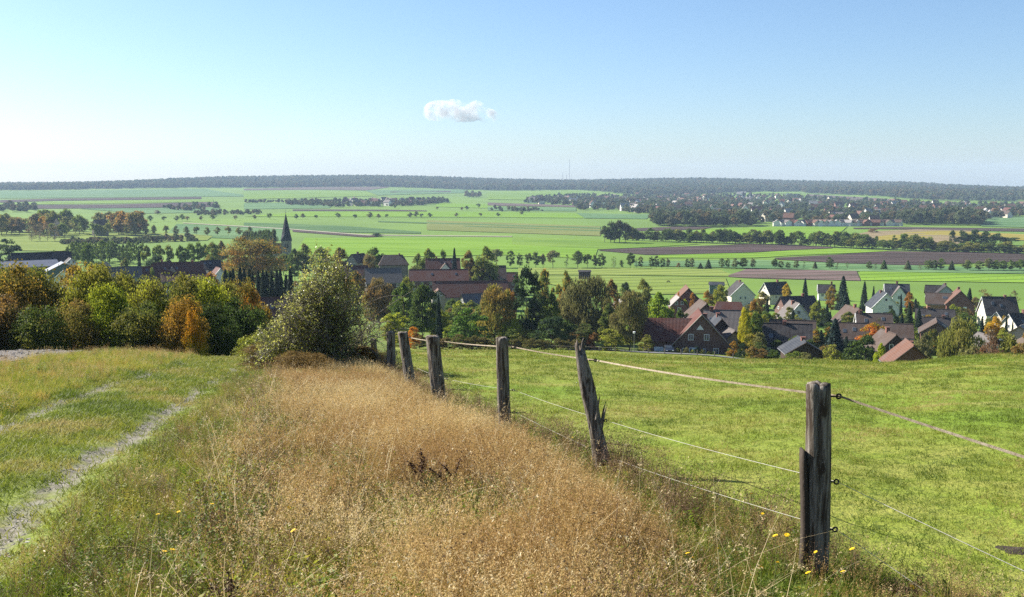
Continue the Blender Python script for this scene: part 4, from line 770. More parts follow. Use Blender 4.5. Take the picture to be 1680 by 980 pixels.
H(165,360,1060,13,10,6,30,'stone','brown','second manor building in the distant farm wood',auto=False,name='manor_house')
# ================================================================== village trees
def nth(k): return '%d%s' % (k, 'th' if 10 < k % 100 < 14 else {1: 'st', 2: 'nd', 3: 'rd'}.get(k % 10, 'th'))
T = tree
T('wood',412,390,470,104,OG,AU,'big spreading oak turning orange left of the church')
T('spruce',746,404,440,20,SP,SB,'single dark spruce standing above the red farm roofs'); T('broad',797,406,445,46,OG,MG,'rounded olive tree beside the brown barn')
T('broad',770,412,450,26,BN,OG,'brownish tree left of the rounded olive tree'); T('broad',703,409,490,34,MG,OG,'green tree behind the timbered farmhouse'); T('tall',727,411,495,18,MG,DG,'small slim tree behind the timbered farmhouse')
T('broad',687,417,492,30,MG,GG,'grey green tree right of the long farmhouse'); T('broad',616,407,505,40,MG,DG,'green tree rising behind the long farmhouse'); T('willow',606,416,470,26,GG,BN,'grey brown willow left of the long farmhouse')
T('broad',558,407,490,34,OG,BN,'olive tree left of the farmhouse roof'); T('broad',500,401,560,36,DG,GG,'dark grey green tree right of the church tower'); T('broad',527,406,540,34,GG,MG,'pale green tree right of the dark church tree'); T('broad',484,409,560,28,MG,DG,'green tree below the church tower'); T('broad',466,417,600,34,OG,MG,'olive tree hiding the foot of the church tower'); T('broad',442,414,560,30,OG,MG,'tree in front of the church nave')
for k in range(15):
    T('spruce',372+k*7.6+random.uniform(-2,2),438+random.uniform(-4,9)+(3 if k>11 else 0),300+random.uniform(-14,18),25+random.uniform(-2,6),SP,(.022,.036,.024),nth(k+1)+' dark spruce from the left in the dense row below the church','spruces below the church')
T('willow',622,456,292,58,(.105,.095,.042),BN,'brownish olive willow behind the hawthorn bush'); T('broad',583,446,330,36,DG,AU,'dark tree with rusty top left of the brownish willow'); T('broad',662,466,262,46,DG,MG,'dark green tree right of the brownish willow'); T('broad',694,468,236,54,MG,(.035,.06,.016),'broad dark green tree behind the fence posts')
T('cypress',720,482,226,19,SP,SP,'narrow black green cypress left of the round bush'); T('round',767,506,214,72,(.045,.095,.016),(.060,.115,.02),'large round dark green bush at the edge of the pasture'); T('tall',668,455,300,30,MG,OG,'slim tree right of the grey barn roof')
T('round',680,537,207,25,OA,AU,'small bright orange bush behind the leaning post'); T('round',655,545,214,30,AU,YG,'small yellow green bush behind the post row'); T('broad',640,515,218,34,YG,OG,'pale yellow tree right of the hawthorn bush')
T('willow',812,467,236,60,(.155,.165,.035),(.16,.12,.035),'yellow green birch left of the dark pine'); T('willow',836,474,242,24,(.19,.12,.045),AU,'rust coloured birch beside the dark pine')
T('tall',864,438,238,50,(.022,.042,.018),SP,'tall dark pine above the willows'); T('tall',886,470,246,34,DG,SP,'dark pine behind the bare trunks'); T('broad',905,482,236,34,DG,YG,'dark tree with yellow sprays right of the pine'); T('broad',893,443,310,32,MG,AU,'autumn tinted tree behind the tall pine'); T('broad',928,446,320,32,MG,AU,'second autumn tinted tree behind the willow')
T('willow',968,452,242,84,(.100,.105,.045),(.075,.085,.035),'large grey green willow in the centre of the village'); T('willow',935,470,250,40,(.105,.115,.05),GG,'pale willow left of the large willow'); T('broad',1002,460,290,30,OG,BN,'brown tinted tree behind the large willow'); T('broad',998,500,226,34,DG,OG,'dark shrubby tree between the willows')
T('willow',1032,478,216,62,(.105,.095,.045),(.11,.12,.045),'brownish birch beside the street lamp'); T('broad',1080,481,240,52,(.10,.17,.018),(.17,.22,.015),'bright green maple left of the brick house'); T('broad',1026,464,325,26,SB,DG,'blue green tree behind the brownish birch'); T('broad',1054,459,330,36,DG,OG,'dark olive tree at the edge of the paddocks')
T('round',905,520,214,70,DG,SP,'dark shrub mass under the tall pine'); T('round',960,532,212,52,(.075,.08,.04),DG,'grey green shrub under the large willow'); T('round',973,546,209,22,(.17,.06,.03),BN,'reddish small bush by the road'); T('round',1003,540,209,46,OG,YG,'yellow olive shrubs left of the street lamp'); T('round',840,541,212,40,DG,OG,'dark shrub right of the round bush')
for k, px in enumerate(range(690, 960, 15)):
    T('round',px+random.uniform(-4,4),549+random.uniform(-2,5)+k*.45,206+random.uniform(-2,2),26,(.12,.095,.035),(.075,.08,.025),nth(k+1)+' low brown scrub bush from the left along the pasture foot','scrub along the pasture foot')
T('broad',1125,470,345,14,OA,YE,'orange tree at the left of the red brick barn'); T('tall',1114,480,322,12,OA,AU,'thin orange tree before the red brick barn'); T('tall',1135,481,322,12,(.28,.10,.02),AU,'thin rust tree before the red brick barn'); T('round',1121,492,318,18,MG,YG,'green bush under the orange trees'); T('broad',1160,477,345,24,(.26,.14,.03),OG,'orange brown tree right of the red brick barn'); T('broad',1180,468,360,26,YG,OG,'yellow green tree left of the cream gabled house'); T('round',1117,508,262,24,DG,MG,'dark green shrub left of the brown gable')
T('willow',1220,505,214,24,(.30,.30,.02),(.22,.24,.02),'bright yellow tree right of the brick house'); T('broad',1236,492,262,26,OG,AU,'autumn tree behind the bright yellow tree'); T('broad',1238,512,240,26,DG,MG,'green tree right of the bright yellow tree'); T('round',1232,548,204,34,OG,YE,'yellow tinted shrub right of the brick house'); T('round',1244,562,196,34,GG,DG,'grey green shrub at the corner of the road'); T('round',1218,562,200,22,DG,SP,'dark shrub at the right house corner')
for px, pt, w_, c1, c2, lb in ((1112,571,8,OG,DG,'leftmost small shrub in the front garden'), (1126,570,11,GG,OG,'pale shrub left of the white double door'), (1136,574,9,YG,OG,'yellow green shrub before the double door'), (1143,568,10,SP,SP,'dark round shrub right of the double door'), (1152,574,9,YG,GG,'light shrub under the brick house windows'), (1163,577,8,OG,DG,'small olive shrub near the house corner'), (1171,577,8,MG,DG,'low green shrub near the house corner'), (1196,573,15,YG,MG,'bright leafy shrub in the right front garden'), (1200,578,10,BN,RE,'dark red shrub in the right front garden')):
    T('round',px,pt,206,w_,c1,c2,lb)
# right village
for a_ in [('spruce',1320,455,420,17,SP,SB,'dark spruce right of the cream gabled house'),('spruce',1382,451,402,30,SP,SB,'tallest dark spruce of the back row'),('spruce',1417,460,402,18,SP,SP,'dark spruce left of the balcony house'),('spruce',1432,468,400,11,SP,SB,'small spruce beside the balcony house'),('broad',1363,470,384,22,AU,OG,'orange brown tree in front of the back spruces'),('broad',1290,466,416,15,YE,AU,'golden tree beside the cream gabled house'),('broad',1338,496,322,24,(.14,.17,.03),OG,'pale green tree in the middle left of the village'),('spruce',1386,479,352,24,SB,SP,'blue spruce in front of the tallest spruce'),('spruce',1356,497,330,16,DG,SP,'dark slim conifer right of the pale green tree'),
  ('spruce',1368,520,212,48,(.020,.040,.034),SB,'large blue spruce near the pasture edge'),('round',1364,566,181,38,GG,YG,'pale shrub under the large blue spruce'),('broad',1432,530,240,50,(.34,.10,.015),(.16,.17,.02),'round maple with red orange top and green base'),('broad',1443,564,176,24,(.20,.28,.015),YG,'small bright yellow green tree at the pasture edge'),('spruce',1490,494,292,24,SP,DG,'dark spruce in the middle of the village'),('spruce',1478,514,282,22,SB,SP,'blue green spruce left of the dark spruce pair'),('spruce',1506,504,290,22,SP,SP,'black green spruce right of the dark spruce pair'),('cypress',1477,481,350,9,SP,SP,'narrow cypress right of the balcony house'),('broad',1490,480,362,18,(.24,.11,.03),AU,'rust coloured tree behind the dark spruces'),('spruce',1589,471,384,21,SP,SP,'broad dark spruce right of the brick gable'),('bare',1612,474,390,28,BW,BN,'bare brown tree before the brown field'),
  ('willow',1570,522,168,84,(.115,.135,.035),(.150,.155,.045),'large weeping birch at the edge of the pasture'),('spruce',1609,517,272,17,SP,DG,'dark cone shaped conifer left of the golden bush'),('broad',1630,520,270,32,(.32,.20,.015),YE,'golden yellow round tree near the parked cars'),('cypress',1649,512,272,10,SP,SP,'left narrow cypress by the cream gables'),('cypress',1659,524,262,9,SP,SP,'right narrow cypress by the cream gables'),('round',1625,556,146,44,(.13,.07,.045),BN,'brown red bushy shrub right of the birch'),('round',1658,552,140,56,(.085,.10,.035),OG,'green tangled shrub at the right edge of the pasture'),('bare',1618,540,142,44,(.11,.07,.055),BW,'leafless twiggy tree right of the birch'),('round',1680,548,128,50,GG,BN,'grey brown shrub cut by the right edge'),('round',1590,566,150,40,GG,OG,'grey green undergrowth below the birch'),
  ('broad',1250,479,372,26,(.17,.12,.03),OG,'yellow brown tree left of the pale roofed gable'),('spruce',1258,488,342,13,SP,SP,'slim dark conifer left of the pale roofed gable'),('broad',1253,517,268,30,YG,OG,'yellow green tree left of the chequered roof'),('round',1247,546,202,26,GG,OG,'olive shrub left of the chequered roof'),('round',1262,571,186,30,DG,SB,'dark green bush left of the black outbuilding'),('spruce',1300,505,300,14,SP,SP,'dark conifer before the pale roofed gable'),('round',1330,557,206,26,SP,DG,'dark hedge behind the black outbuilding'),('round',1402,560,190,60,SP,DG,'dark hedge between spruce and low houses'),('round',1420,548,206,44,DG,SP,'dark hedge below the red maple'),('broad',1392,512,302,26,DG,OG,'dark green tree left of the white gable roof'),('broad',1462,508,300,26,DG,SP,'clipped dark hedge tree right of the long brown roof'),
  ('round',1565,500,352,22,YG,MG,'light green bush below the brick gable'),('round',1583,506,345,30,DG,BN,'dark bushes right of the brick gable'),('broad',1598,488,372,20,GG,BN,'grey tree right of the broad dark spruce'),('round',1586,514,312,34,MG,DG,'green hedge along the lane'),('round',1527,541,236,26,DG,AU,'shrub below the tall brick gable'),('broad',1515,548,196,36,DG,GG,'dark tree behind the low brick house'),('round',1645,540,256,26,YG,OG,'light bush before the parked cars'),('bare',1662,476,400,20,BW,GG,'thin bare tree above the steep dark roof')]: T(*a_)
UU = [(880,470),(1100,478),(1250,472),(1450,474),(1690,478)]; LL = [(880,560),(1100,568),(1250,585),(1450,588),(1690,590)]
for k in range(170):
    Y = random.uniform(205, 420); px = 1060+random.random()*640
    if 1095 < px < 1200 and Y < 232: continue
    p, dep = gp(px, Y); hh = random.uniform(1.8, 4.6); kd = random.choice(['round', 'round', 'broad', 'spruce'])
    if kd == 'spruce': hh *= 1.4
    c_ = random.choice([DG, MG, OG, YG, MG] if kd != 'spruce' else [SP, SB]); tree_at(kd, p, hh*random.uniform(.7, 1.25)*(.6 if kd == 'spruce' else 1), hh, c_, random.choice([OG, BN, DG, AU] if kd != 'spruce' else [SP, DG]), where(px, Y, c_, 'small '+('conifer' if kd == 'spruce' else 'tree' if kd == 'broad' else 'shrub')), 'garden plants of the right hand village')
for k in range(60):   # dense garden belt between the pasture foot and the old village
    px = 636+random.random()*430; Y = random.uniform(222, 330); p, dep = gp(px, Y); hh = random.uniform(4.5, 8.5)*(1.0 if Y > 250 else .8); kd = random.choice(['round', 'broad', 'round', 'willow'])
    c_ = random.choice([DG, MG, MG, OG, YG]); tree_at(kd, p, hh*random.uniform(.75, 1.1), hh, c_, random.choice([OG, YG, BN, MG]), where(px, Y, c_, {'round': 'bushy tree', 'broad': 'broad tree', 'willow': 'drooping tree'}[kd]), 'trees of the green belt before the old village')
for k in range(110):
    px = random.uniform(60, 860); Y = random.uniform(300, 540) if px > 420 else random.uniform(340, 520)
    p, dep = gp(px, Y); hh = random.uniform(3, 7.5); kd = random.choice(['round', 'broad', 'broad', 'tall'])
    c_ = random.choice([DG, MG, OG, GG]); tree_at(kd, p, hh*random.uniform(.6, 1.0), hh, c_, random.choice([OG, BN, DG, AU]), where(px, Y, c_, 'garden '+('shrub' if kd == 'round' else 'slim tree' if kd == 'tall' else 'tree')), 'garden plants of the old village')
for k in range(44):   # fuller trees between the right hand houses, and the hedge behind the crest
    px = 1230+random.random()*460; Y = random.uniform(225, 330); p, dep = gp(px, Y); hh = random.uniform(4, 6.5); kd = random.choice(['broad', 'round', 'willow', 'spruce'])
    c_ = random.choice([MG, OG, YG, DG] if kd != 'spruce' else [SP, SB]); tree_at(kd, p, hh*random.uniform(.6, .95)*(.65 if kd == 'spruce' else 1), hh, c_, random.choice([OG, YG, AU, MG] if kd != 'spruce' else [SP, DG]), where(px, Y, c_, 'mid sized '+{'broad': 'tree', 'round': 'bush', 'willow': 'weeping tree', 'spruce': 'conifer'}[kd]), 'mid sized garden trees of the right hand village')
for k in range(26):
    px = 1236+k*17.5+random.uniform(-4, 4); Y = random.uniform(158, 186)-(14 if px > 1560 else 0); p, dep = gp(px, Y); hh = random.uniform(2.2, 3.8)
    tree_at('round', p, hh*random.uniform(.9, 1.3), hh, random.choice([MG, OG, DG, GG]), random.choice([OG, YG, BN, DG]), nth(k+1)+' hedge bush from the left behind the pasture crest', 'hedge behind the pasture crest')
# --- left: orchard trees, plantation, lane trees, farm wood
for k, px in enumerate((242, 260, 278, 297, 315, 327, 338, 303)):
    T('orchard',px,(403,402,403,403,400,398,401,413)[k],600,(18,19,18,18,19,17,18,16)[k],(.12,.12,.03) if k < 3 else MG,MG,'low clipped lime tree before the lime row' if k == 7 else nth(k+1)+' lime tree from the left in the row behind the left village','lime row behind the left village')
for k in range(34): T('tall',112+k*3.7+random.uniform(-2,2),395+random.uniform(0,8),670+random.uniform(0,60),9,(.055,.085,.03),MG,'thin straight plantation tree behind the left village','plantation behind the left village')
T('broad',146,400,620,24,DG,MG,'dark tree standing before the plantation'); T('spruce',230,410,560,12,SP,SP,'dark spruce left of the lime row'); T('broad',208,425,480,22,DG,GG,'dark tree above the grey brown barn'); T('round',15,393,620,54,DG,SB,'large dark tree at the left edge'); T('broad',92,412,500,24,DG,MG,'round tree before the dark barn'); T('round',70,419,480,18,(.19,.075,.035),AU,'reddish tree before the dark barn'); T('broad',152,432,430,22,YE,YG,'small yellow tree between the barns'); T('round',252,440,400,20,OG,MG,'small tree before the low red roof')
T('broad',350,398,560,30,BN,MG,'brown tree left of the big oak'); T('broad',365,396,590,24,BW,GG,'grey bare tree beside the big oak'); T('tall',168,394,700,16,MG,DG,'taller tree in the plantation'); T('round',255,420,520,40,DG,SP,'dark hedge below the lime row')
for k, px in enumerate((52, 66, 78, 90)): T('bare',px,(371,366,366,370)[k],960,18,(.085,.075,.055),(.10,.085,.06),'bare grey poplar in the clump on the left meadow','bare poplars on the left meadow')
for k in range(52):
    px = random.uniform(-5, 232); T(random.choice(['far', 'farbush', 'broad']),px,(344 if 60 < px < 115 else 347 if px > 150 else 351)+random.uniform(-1,13),1120+random.uniform(-60,60),23+random.uniform(-5,8),random.choice([MG, OG, GG, (.08,.09,.045)]),random.choice([MG, AU, OG, BN]),('rusty' if k % 5 == 0 else 'leafy')+' tree in the distant wood '+('left of the manor barn' if px < 80 else 'between the two manor buildings' if px < 165 else 'right of the manor buildings'),'wood around the distant manor farm')
for k, px in enumerate((208,222,239,253,272,289,306,323,340,357,375,392,410)): T('far',px,369.5+k*.3+random.uniform(-1,1),1060,11,(.065,.085,.03),OG,nth(k+1)+' small round tree from the left along the valley lane','trees along the valley lane')
for k in range(14): T('farbush',400+k*4,(381-k*.35)+random.uniform(-1,1),860-k*7,11,DG,(.045,.055,.03),nth(k+1)+' dark tree from the left in the avenue left of the church','avenue left of the church')
T('round',350,447,376,30,OG,AU,'olive bush before the small white gabled house'); T('broad',372,445,378,26,MG,OG,'green tree right of the small white gabled house')
for px, pt in ((84,367),(97,369),(106,366),(155,367),(166,369),(176,366)): T('farbush',px,pt,1030,17,MG,OG,'low leafy tree right before the distant manor buildings','trees before the distant manor buildings')
T('far',258,345,1750,12,BW,GG,'tall bare tree alone in the left fields')
for px, py in ((418,361),(443,360.5),(486,360),(497,359.5),(518,360),(553,355.5),(556,359),(582,360),(607,359),(621,359.5),(635,358.5),(673,358),(683,357.5),(692,358),(705,357.5),(749,357),(788,356.5),(817,356),(247,365),(269,364),(290,363.5),(299,363),(307,363.5),(330,362),(349,362),(387,362),(856,353),(648,342.5),(717,345),(758,345.5),(766,345.5),(785,342)):
    p = hit(px, py); w_ = random.uniform(6, 10); tree_at('far', p, w_, w_*1.05, random.choice([DG, MG, BN]), DG, 'single small round tree dotted across the valley fields', 'single trees in the valley fields')
p = hit(620, 388.5); tree_at('farbush', p, 13, 3.4, SP, DG, 'low dark bush island in the bright valley field')
p = hit(1431, 382.5); tree_at('farbush', p, 11, 5, (.10,.03,.02), BN, 'dark red round bush on the stubble rise')
for px, pt, w_ in ((992,371,20),(1002,364,26),(1016,362,28),(1026,366,22),(1008,374,30)): T('far',px,pt,940,w_,(.04,.045,.03),DG,'big dark tree in the clump at the start of the long hedgerow','clump at the start of the long hedgerow')
hp = sorted(list(np.linspace(1032, 1688, 95)+np.random.default_rng(3).uniform(-3, 3, 95))+[1030+random.random()*660 for _ in range(70)])
for k, px in enumerate(hp):
    by = np.interp(px, [1020,1240,1400,1540,1690], [395,401,407.5,413,417])+random.uniform(-.7,.5); b_ = hit(px, by)
    hh = (10.5+random.uniform(-4.5,3.5)) if px < 1535 else 7+random.uniform(-2.5,2.5); gold = px > 1525 and random.random() < .5
    tree_at(random.choice(['farbush', 'farbush', 'round', 'broad']), b_, random.uniform(6, 14), hh, (.14,.15,.035) if gold else random.choice([MG, (.07,.10,.028), DG, (.06,.09,.02)]), OG if gold else random.choice([MG, DG, OG]), nth(k+1)+' tree from the left in the long hedgerow, '+('golden green and low' if gold else 'dark green'), 'long hedgerow crossing the valley', name='hedgerow_tree')
for px, pt, w_ in ((1563,378,12),(1582,379,20),(1600,377,16),(1615,379,18),(1632,383,22),(1592,385,26),(1612,387,30),(1640,388,28),(1660,390,26),(1575,388,20)): T('farbush',px,pt,905,w_,SP,DG,'dark bush on the small mound at the right','bushes on the small mound')
for q_, (px, pt, w_, kd) in enumerate(((815,409,22,'far'),(838,411,14,'tall'),(852,416,11,'tall'),(868,416,14,'far'),(879,413,18,'far'),(891,417,12,'far'),(907,411,22,'far'),(930,417,9,'bare'),(948,412,24,'far'),(964,417,15,'far'),(976,418,13,'far'),(988,416,15,'tall'),(1007,421,9,'bare'),(1020,427,8,'farbush'),(1034,415,15,'broad'),(1044,424,4,'bare'),(1051,421,9,'tall'),(1069,421,9,'tall'),(1077,420,12,'tall'),(1087,424,10,'tall'),(1096,424,8,'tall'),(1127,425,9,'tall'),(1135,424,10,'tall'),(1149,431,11,'spruce'),(1162,425,14,'spruce'),(1184,424,10,'tall'),(1193,424,9,'tall'),(1206,424,11,'tall'),(1219,423,17,'broad'),(1235,424,10,'tall'),
        (1271,425,11,'broad'),(1281,428,10,'tall'),(1292,430,9,'tall'),(1306,427,11,'tall'),(1319,427,5,'bare'),(1337,429,11,'spruce'),(1360,422,14,'tall'),(1373,430,7,'bare'),(1390,430,6,'bare'),(1426,429,11,'tall'),(1436,432,7,'bare'),(1450,426,15,'spruce'),(1489,427,16,'spruce'),(1510,434,9,'bare'),(1524,426,14,'tall'),(1533,427,14,'tall'),(1544,424,12,'tall'),(1561,427,14,'spruce'),(1587,427,17,'broad'),(1606,428,14,'tall'),(1622,424,15,'broad'),(1634,427,14,'tall'),(1646,428,16,'broad'),(1660,427,15,'tall'),(1673,426,16,'broad'),(1688,428,16,'tall'))):
    T(kd,px,pt,652+max(0,(1240-px))*.02-max(0,px-1240)*.03,w_,random.choice([MG,(.065,.10,.028)]),random.choice([DG,MG,GG]),nth(q_+1)+' tree from the left in the broken row beyond the pastures','broken tree row beyond the pastures')
T('farbush',1112.5,431.5,655,7,RE,BN,'dark red bush in the broken tree row')
# ================================================================== autumn wood at the left
_keep = (OG, AU, BN, MG, OA, YG); OG = (.125,.125,.028); AU = (.22,.135,.024); BN = (.15,.095,.032); MG = (.075,.115,.020); OA = (.33,.165,.018); YG = (.20,.23,.022)
WOOD = [(-95,430,90,150),(-25,439,84,120),(28,438,80,105),(82,446,84,100),(128,443,88,100),(166,441,82,95),(205,452,92,86),(246,464,86,84),(292,458,88,92),(338,462,92,88),(372,468,98,72),(404,466,104,62),(428,506,108,44)]
WC = [(OG,BN),(OG,MG),(OG,AU),(MG,OG),(OG,AU),(YG,OG),(OG,MG),(OG,YG),(MG,OG),(MG,YG),(DG,OG),(OA,OG),(OG,AU)]
WN = ['leftmost brown autumn tree cut by the picture edge','brown autumn tree at the left edge of the wood','orange tinted tree near the left edge','olive autumn tree below the pale barn roof','brown and orange tree with rounded top','yellow green autumn tree with highest top','olive tree below the grey brown barn','olive orange tree in the middle of the wood','green rounded tree right of the wood centre','green yellow tree before the red farm roofs','dark green tree left of the orange crown','bright orange crowned tree at the wood end','yellow orange tree where the wood meets the track']
for k, (px, pt, Y, w_) in enumerate(WOOD): tree('wood', px, pt-5, Y, w_*1.3, *WC[k], WN[k], name='autumn_tree')
for px, pt, Y, w_, c1, c2, lb in [(-60,500,72,110,DG,BN,'dark undergrowth tree at the left edge of the wood'),(10,488,74,96,(.035,.045,.015),BN,'dark leafy young tree under the leftmost crowns'),(70,505,72,84,DG,OG,'dark young tree with olive top'),(120,495,75,84,OG,BN,'brown tinted young tree in the wood edge'),(182,468,77,70,(.075,.13,.015),YG,'vivid green young tree in the wood edge'),(240,498,75,78,DG,OG,'dark green young tree right of the vivid green one'),(302,488,74,72,(.10,.11,.025),AU,'olive young tree with orange sprays'),(322,510,72,30,YG,OA,'small yellow orange tree near the track'),(352,500,80,74,(.025,.04,.012),DG,'dark broad tree beside the track dip'),(396,494,90,82,(.022,.036,.012),DG,'dark green tree standing at the end of the track'),(366,530,82,34,OA,DG,'small orange sprayed shrub beside the track dip'),(425,540,92,40,DG,OG,'dark shrub left of the hawthorn')]:
    tree('wood', px, pt, Y, w_*1.3, c1, c2, lb, name='young_tree')
OG, AU, BN, MG, OA, YG = _keep
# ================================================================== hawthorn bush on the fence line
def hawthorn():
    base = hit(540, 612); depth = base[1]; k = depth/F
    r = obj('hawthorn_bush', None); r.location = base; tag(r, 'large sunlit hawthorn bush with bare twigs on the fence line', 'shrub')
    tw = MB(); pts = []; outline = [(0,126,120),(35,122,114),(70,110,100),(105,90,82),(140,68,60),(165,46,42),(190,32,30),(206,22,22)]   # height, left half width, right half width in pixels
    hz = np.array([o[0] for o in outline])*k; lw = np.array([o[1] for o in outline])*k; rw = np.array([o[2] for o in outline])*k
    def inside(p):
        a = math.atan2(p[1], p[0]); lim = np.interp(p[2], hz, lw if p[0] < 0 else rw)*(.86+.30*math.sin(a*3+p[2]*2.2)*math.sin(p[2]*3.7+a)); return abs(p[0]) < lim and abs(p[1]) < lim*.9 and p[2] < hz[-1]*1.02
    def grow(p, d, ln, rad, lev):
        P = [p]; n = 6
        for i in range(n):
            d = d+rng.normal(size=3)*.16+np.array((0, 0, .03 if lev else .05)); d /= np.linalg.norm(d); q = P[-1]+d*ln/n
            if not inside(q): break
            P.append(q)
        if len(P) < 2: return
        tw.tube(P, np.linspace(rad, rad*.35, len(P)), 4 if lev else 5, False)
        if lev >= 1: pts.extend([(*a, lev) for a in P[1:]])
        if lev < 2:
            for a in P[1:]:
                for _ in range(3):
                    grow(a, d*.55+unit(1)[0]*.8+np.array((0, 0, .12)), ln*rng.uniform(.38, .58), rad*.5, lev+1)
    for q in range(34):
        a = rng.random()*6.28; sx = rng.normal()*.95; p0 = np.array((sx-.15, rng.normal()*.4, -.05)); tgt = np.array((math.cos(a)*rng.uniform(.1, 1.1)+sx*.8, math.sin(a)*rng.uniform(.1, .9), 1.35)); tgt /= np.linalg.norm(tgt)
        grow(p0, tgt, rng.uniform(1.6, 3.7), .024, 0)
    # arching bare canes to the right
    for (x0, z0), (x1, z1), (x2, z2) in (((.3,1.2),(1.3,2.5),(2.3,2.25)), ((.3,.9),(1.6,1.9),(2.5,2.45)), ((.5,.7),(1.5,1.3),(2.3,1.35)), ((.2,1.4),(1.0,2.6),(1.75,2.6)), ((-.2,1.6),(.3,2.6),(.75,2.9))):
        t = np.linspace(0, 1, 10)[:, None]; P = (1-t)**2*np.array((x0, 0, z0))+2*t*(1-t)*np.array((x1, -.2, z1))+t*t*np.array((x2, -.3, z2)); tw.tube(P, np.linspace(.012, .004, 10), 4, False); pts.extend([(*a, 4) for a in P[5:]])
    for q in range(34):   # upright sprays standing out of the outline
        x0 = rng.normal()*.55-.05; z0 = np.interp(abs(x0), rw[::-1], hz[::-1])*rng.uniform(.6, .9); P = [np.array((x0, rng.normal()*.3, z0))]; d_ = np.array((rng.normal()*.25, rng.normal()*.2, 1.))
        for i in range(7): d_ = d_+rng.normal(size=3)*.09; P.append(P[-1]+d_/np.linalg.norm(d_)*rng.uniform(.07, .13))
        tw.tube(P, np.linspace(.008, .002, 8), 4, False); pts.extend([(*a, 2) for a in P[1:]]*5)
    tw.build('branches', M['twig'], r, True)
    P = np.array(pts); n = 29000; pick = rng.integers(0, len(P), n); q = P[pick]
    keep = rng.random(n) < np.where(q[:, 3] == 4, .10, np.clip(.95-.95*(q[:, 0]/(.9*lw[0])-.05)*(q[:, 2] < 1.9), .10, 1)); q = q[keep]
    c = q[:, :3]+rng.normal(size=(len(q), 3))*.055; nn = rng.normal(size=(len(q), 3))+np.array((-.3, 0, .6))
    V, Q = cards(c, nn, rng.uniform(.035, .085, len(q)), .65, None, .15)
    o = obj('leaves', card_mesh('hawthorn_leaves', V, Q, M['leaf_gloss']), r); o.color = (.20, .225, .050, 1); o['tint'] = [.35, .34, .085, 1.0]
    return r
hawthorn()
# brambles and tall weeds at its foot
for px, py, w_, h_, c1, c2, lb in ((445,612,1.9,.9,(.11,.10,.03),BN,'bramble mound at the left foot of the hawthorn'),(490,622,1.6,.7,BN,(.12,.09,.035),'brown bramble mound before the hawthorn'),(590,612,1.7,.8,(.09,.08,.045),BN,'twiggy bramble mound at the right foot of the hawthorn'),(430,598,1.7,1.1,OG,YG,'yellow green bramble beside the track end')):
    p = hit(px, py); tree_at('wood', p, w_, h_, c1, c2, lb, name='bramble')
# ================================================================== fence posts, tape and wires
def post_mat():
    m, t, b, N, L = newmat('weathered_oak')
    co = N.new('ShaderNodeTexCoord').outputs['Object']; mp = N.new('ShaderNodeMapping'); mp.inputs['Scale'].default_value = (16, 16, 1.3); L.new(co, mp.inputs[0])
    g = noise(N, L, 2.2, 8, .7, mp.outputs[0], .6); f = noise(N, L, 5, 5, .65, co); mp2 = N.new('ShaderNodeMapping'); mp2.inputs['Scale'].default_value = (9, 9, 1.6); L.new(co, mp2.inputs[0]); f2 = noise(N, L, 1.1, 4, .6, mp2.outputs[0], 1.0)
    c = mixc(N, L, spread(N, L, g, .38, .60), (.060,.046,.034), (.25,.22,.185)); c = mixc(N, L, spread(N, L, f2, .52, .60), c, (.055,.040,.030)); c = mixc(N, L, spread(N, L, f, .58, .75), c, (.20,.165,.09))
    L.new(c, b.inputs['Base Color']); b.inputs['Roughness'].default_value = .9; b.inputs['Specular IOR Level'].default_value = .15; bump(N, L, b, g, 1.0, .02); return m
M['dock'] = surf('dead_dock', (.045,.02,.013), (.085,.04,.025), 12, .8, .3)
M['post'] = post_mat(); M['black'] = surf('black_plastic', (.015,.015,.015), (.025,.025,.025), 5, .45, 0); M['steel'] = surf('galvanised', (.35,.35,.35), (.25,.24,.22), 9, .4, 0, metal=.7)
def n2(a, b, s): return np.sin(a*3+s)*.5+np.sin(a*7+b*2.3+s*1.7)*.3+np.sin(a*13-b*5+s*2.9)*.2
PL = ['thick weathered foreground fence post with split dark slab at its side','leaning broken fence post with jagged top, second from the foreground','straight grey fence post standing in dry grass, third from the foreground','dark leaning fence post, fourth from the foreground','steeply leaning slim fence post, fifth from the foreground','upright dark fence post, sixth from the foreground','farthest fence post half hidden by the hawthorn twigs']
TOPS = []
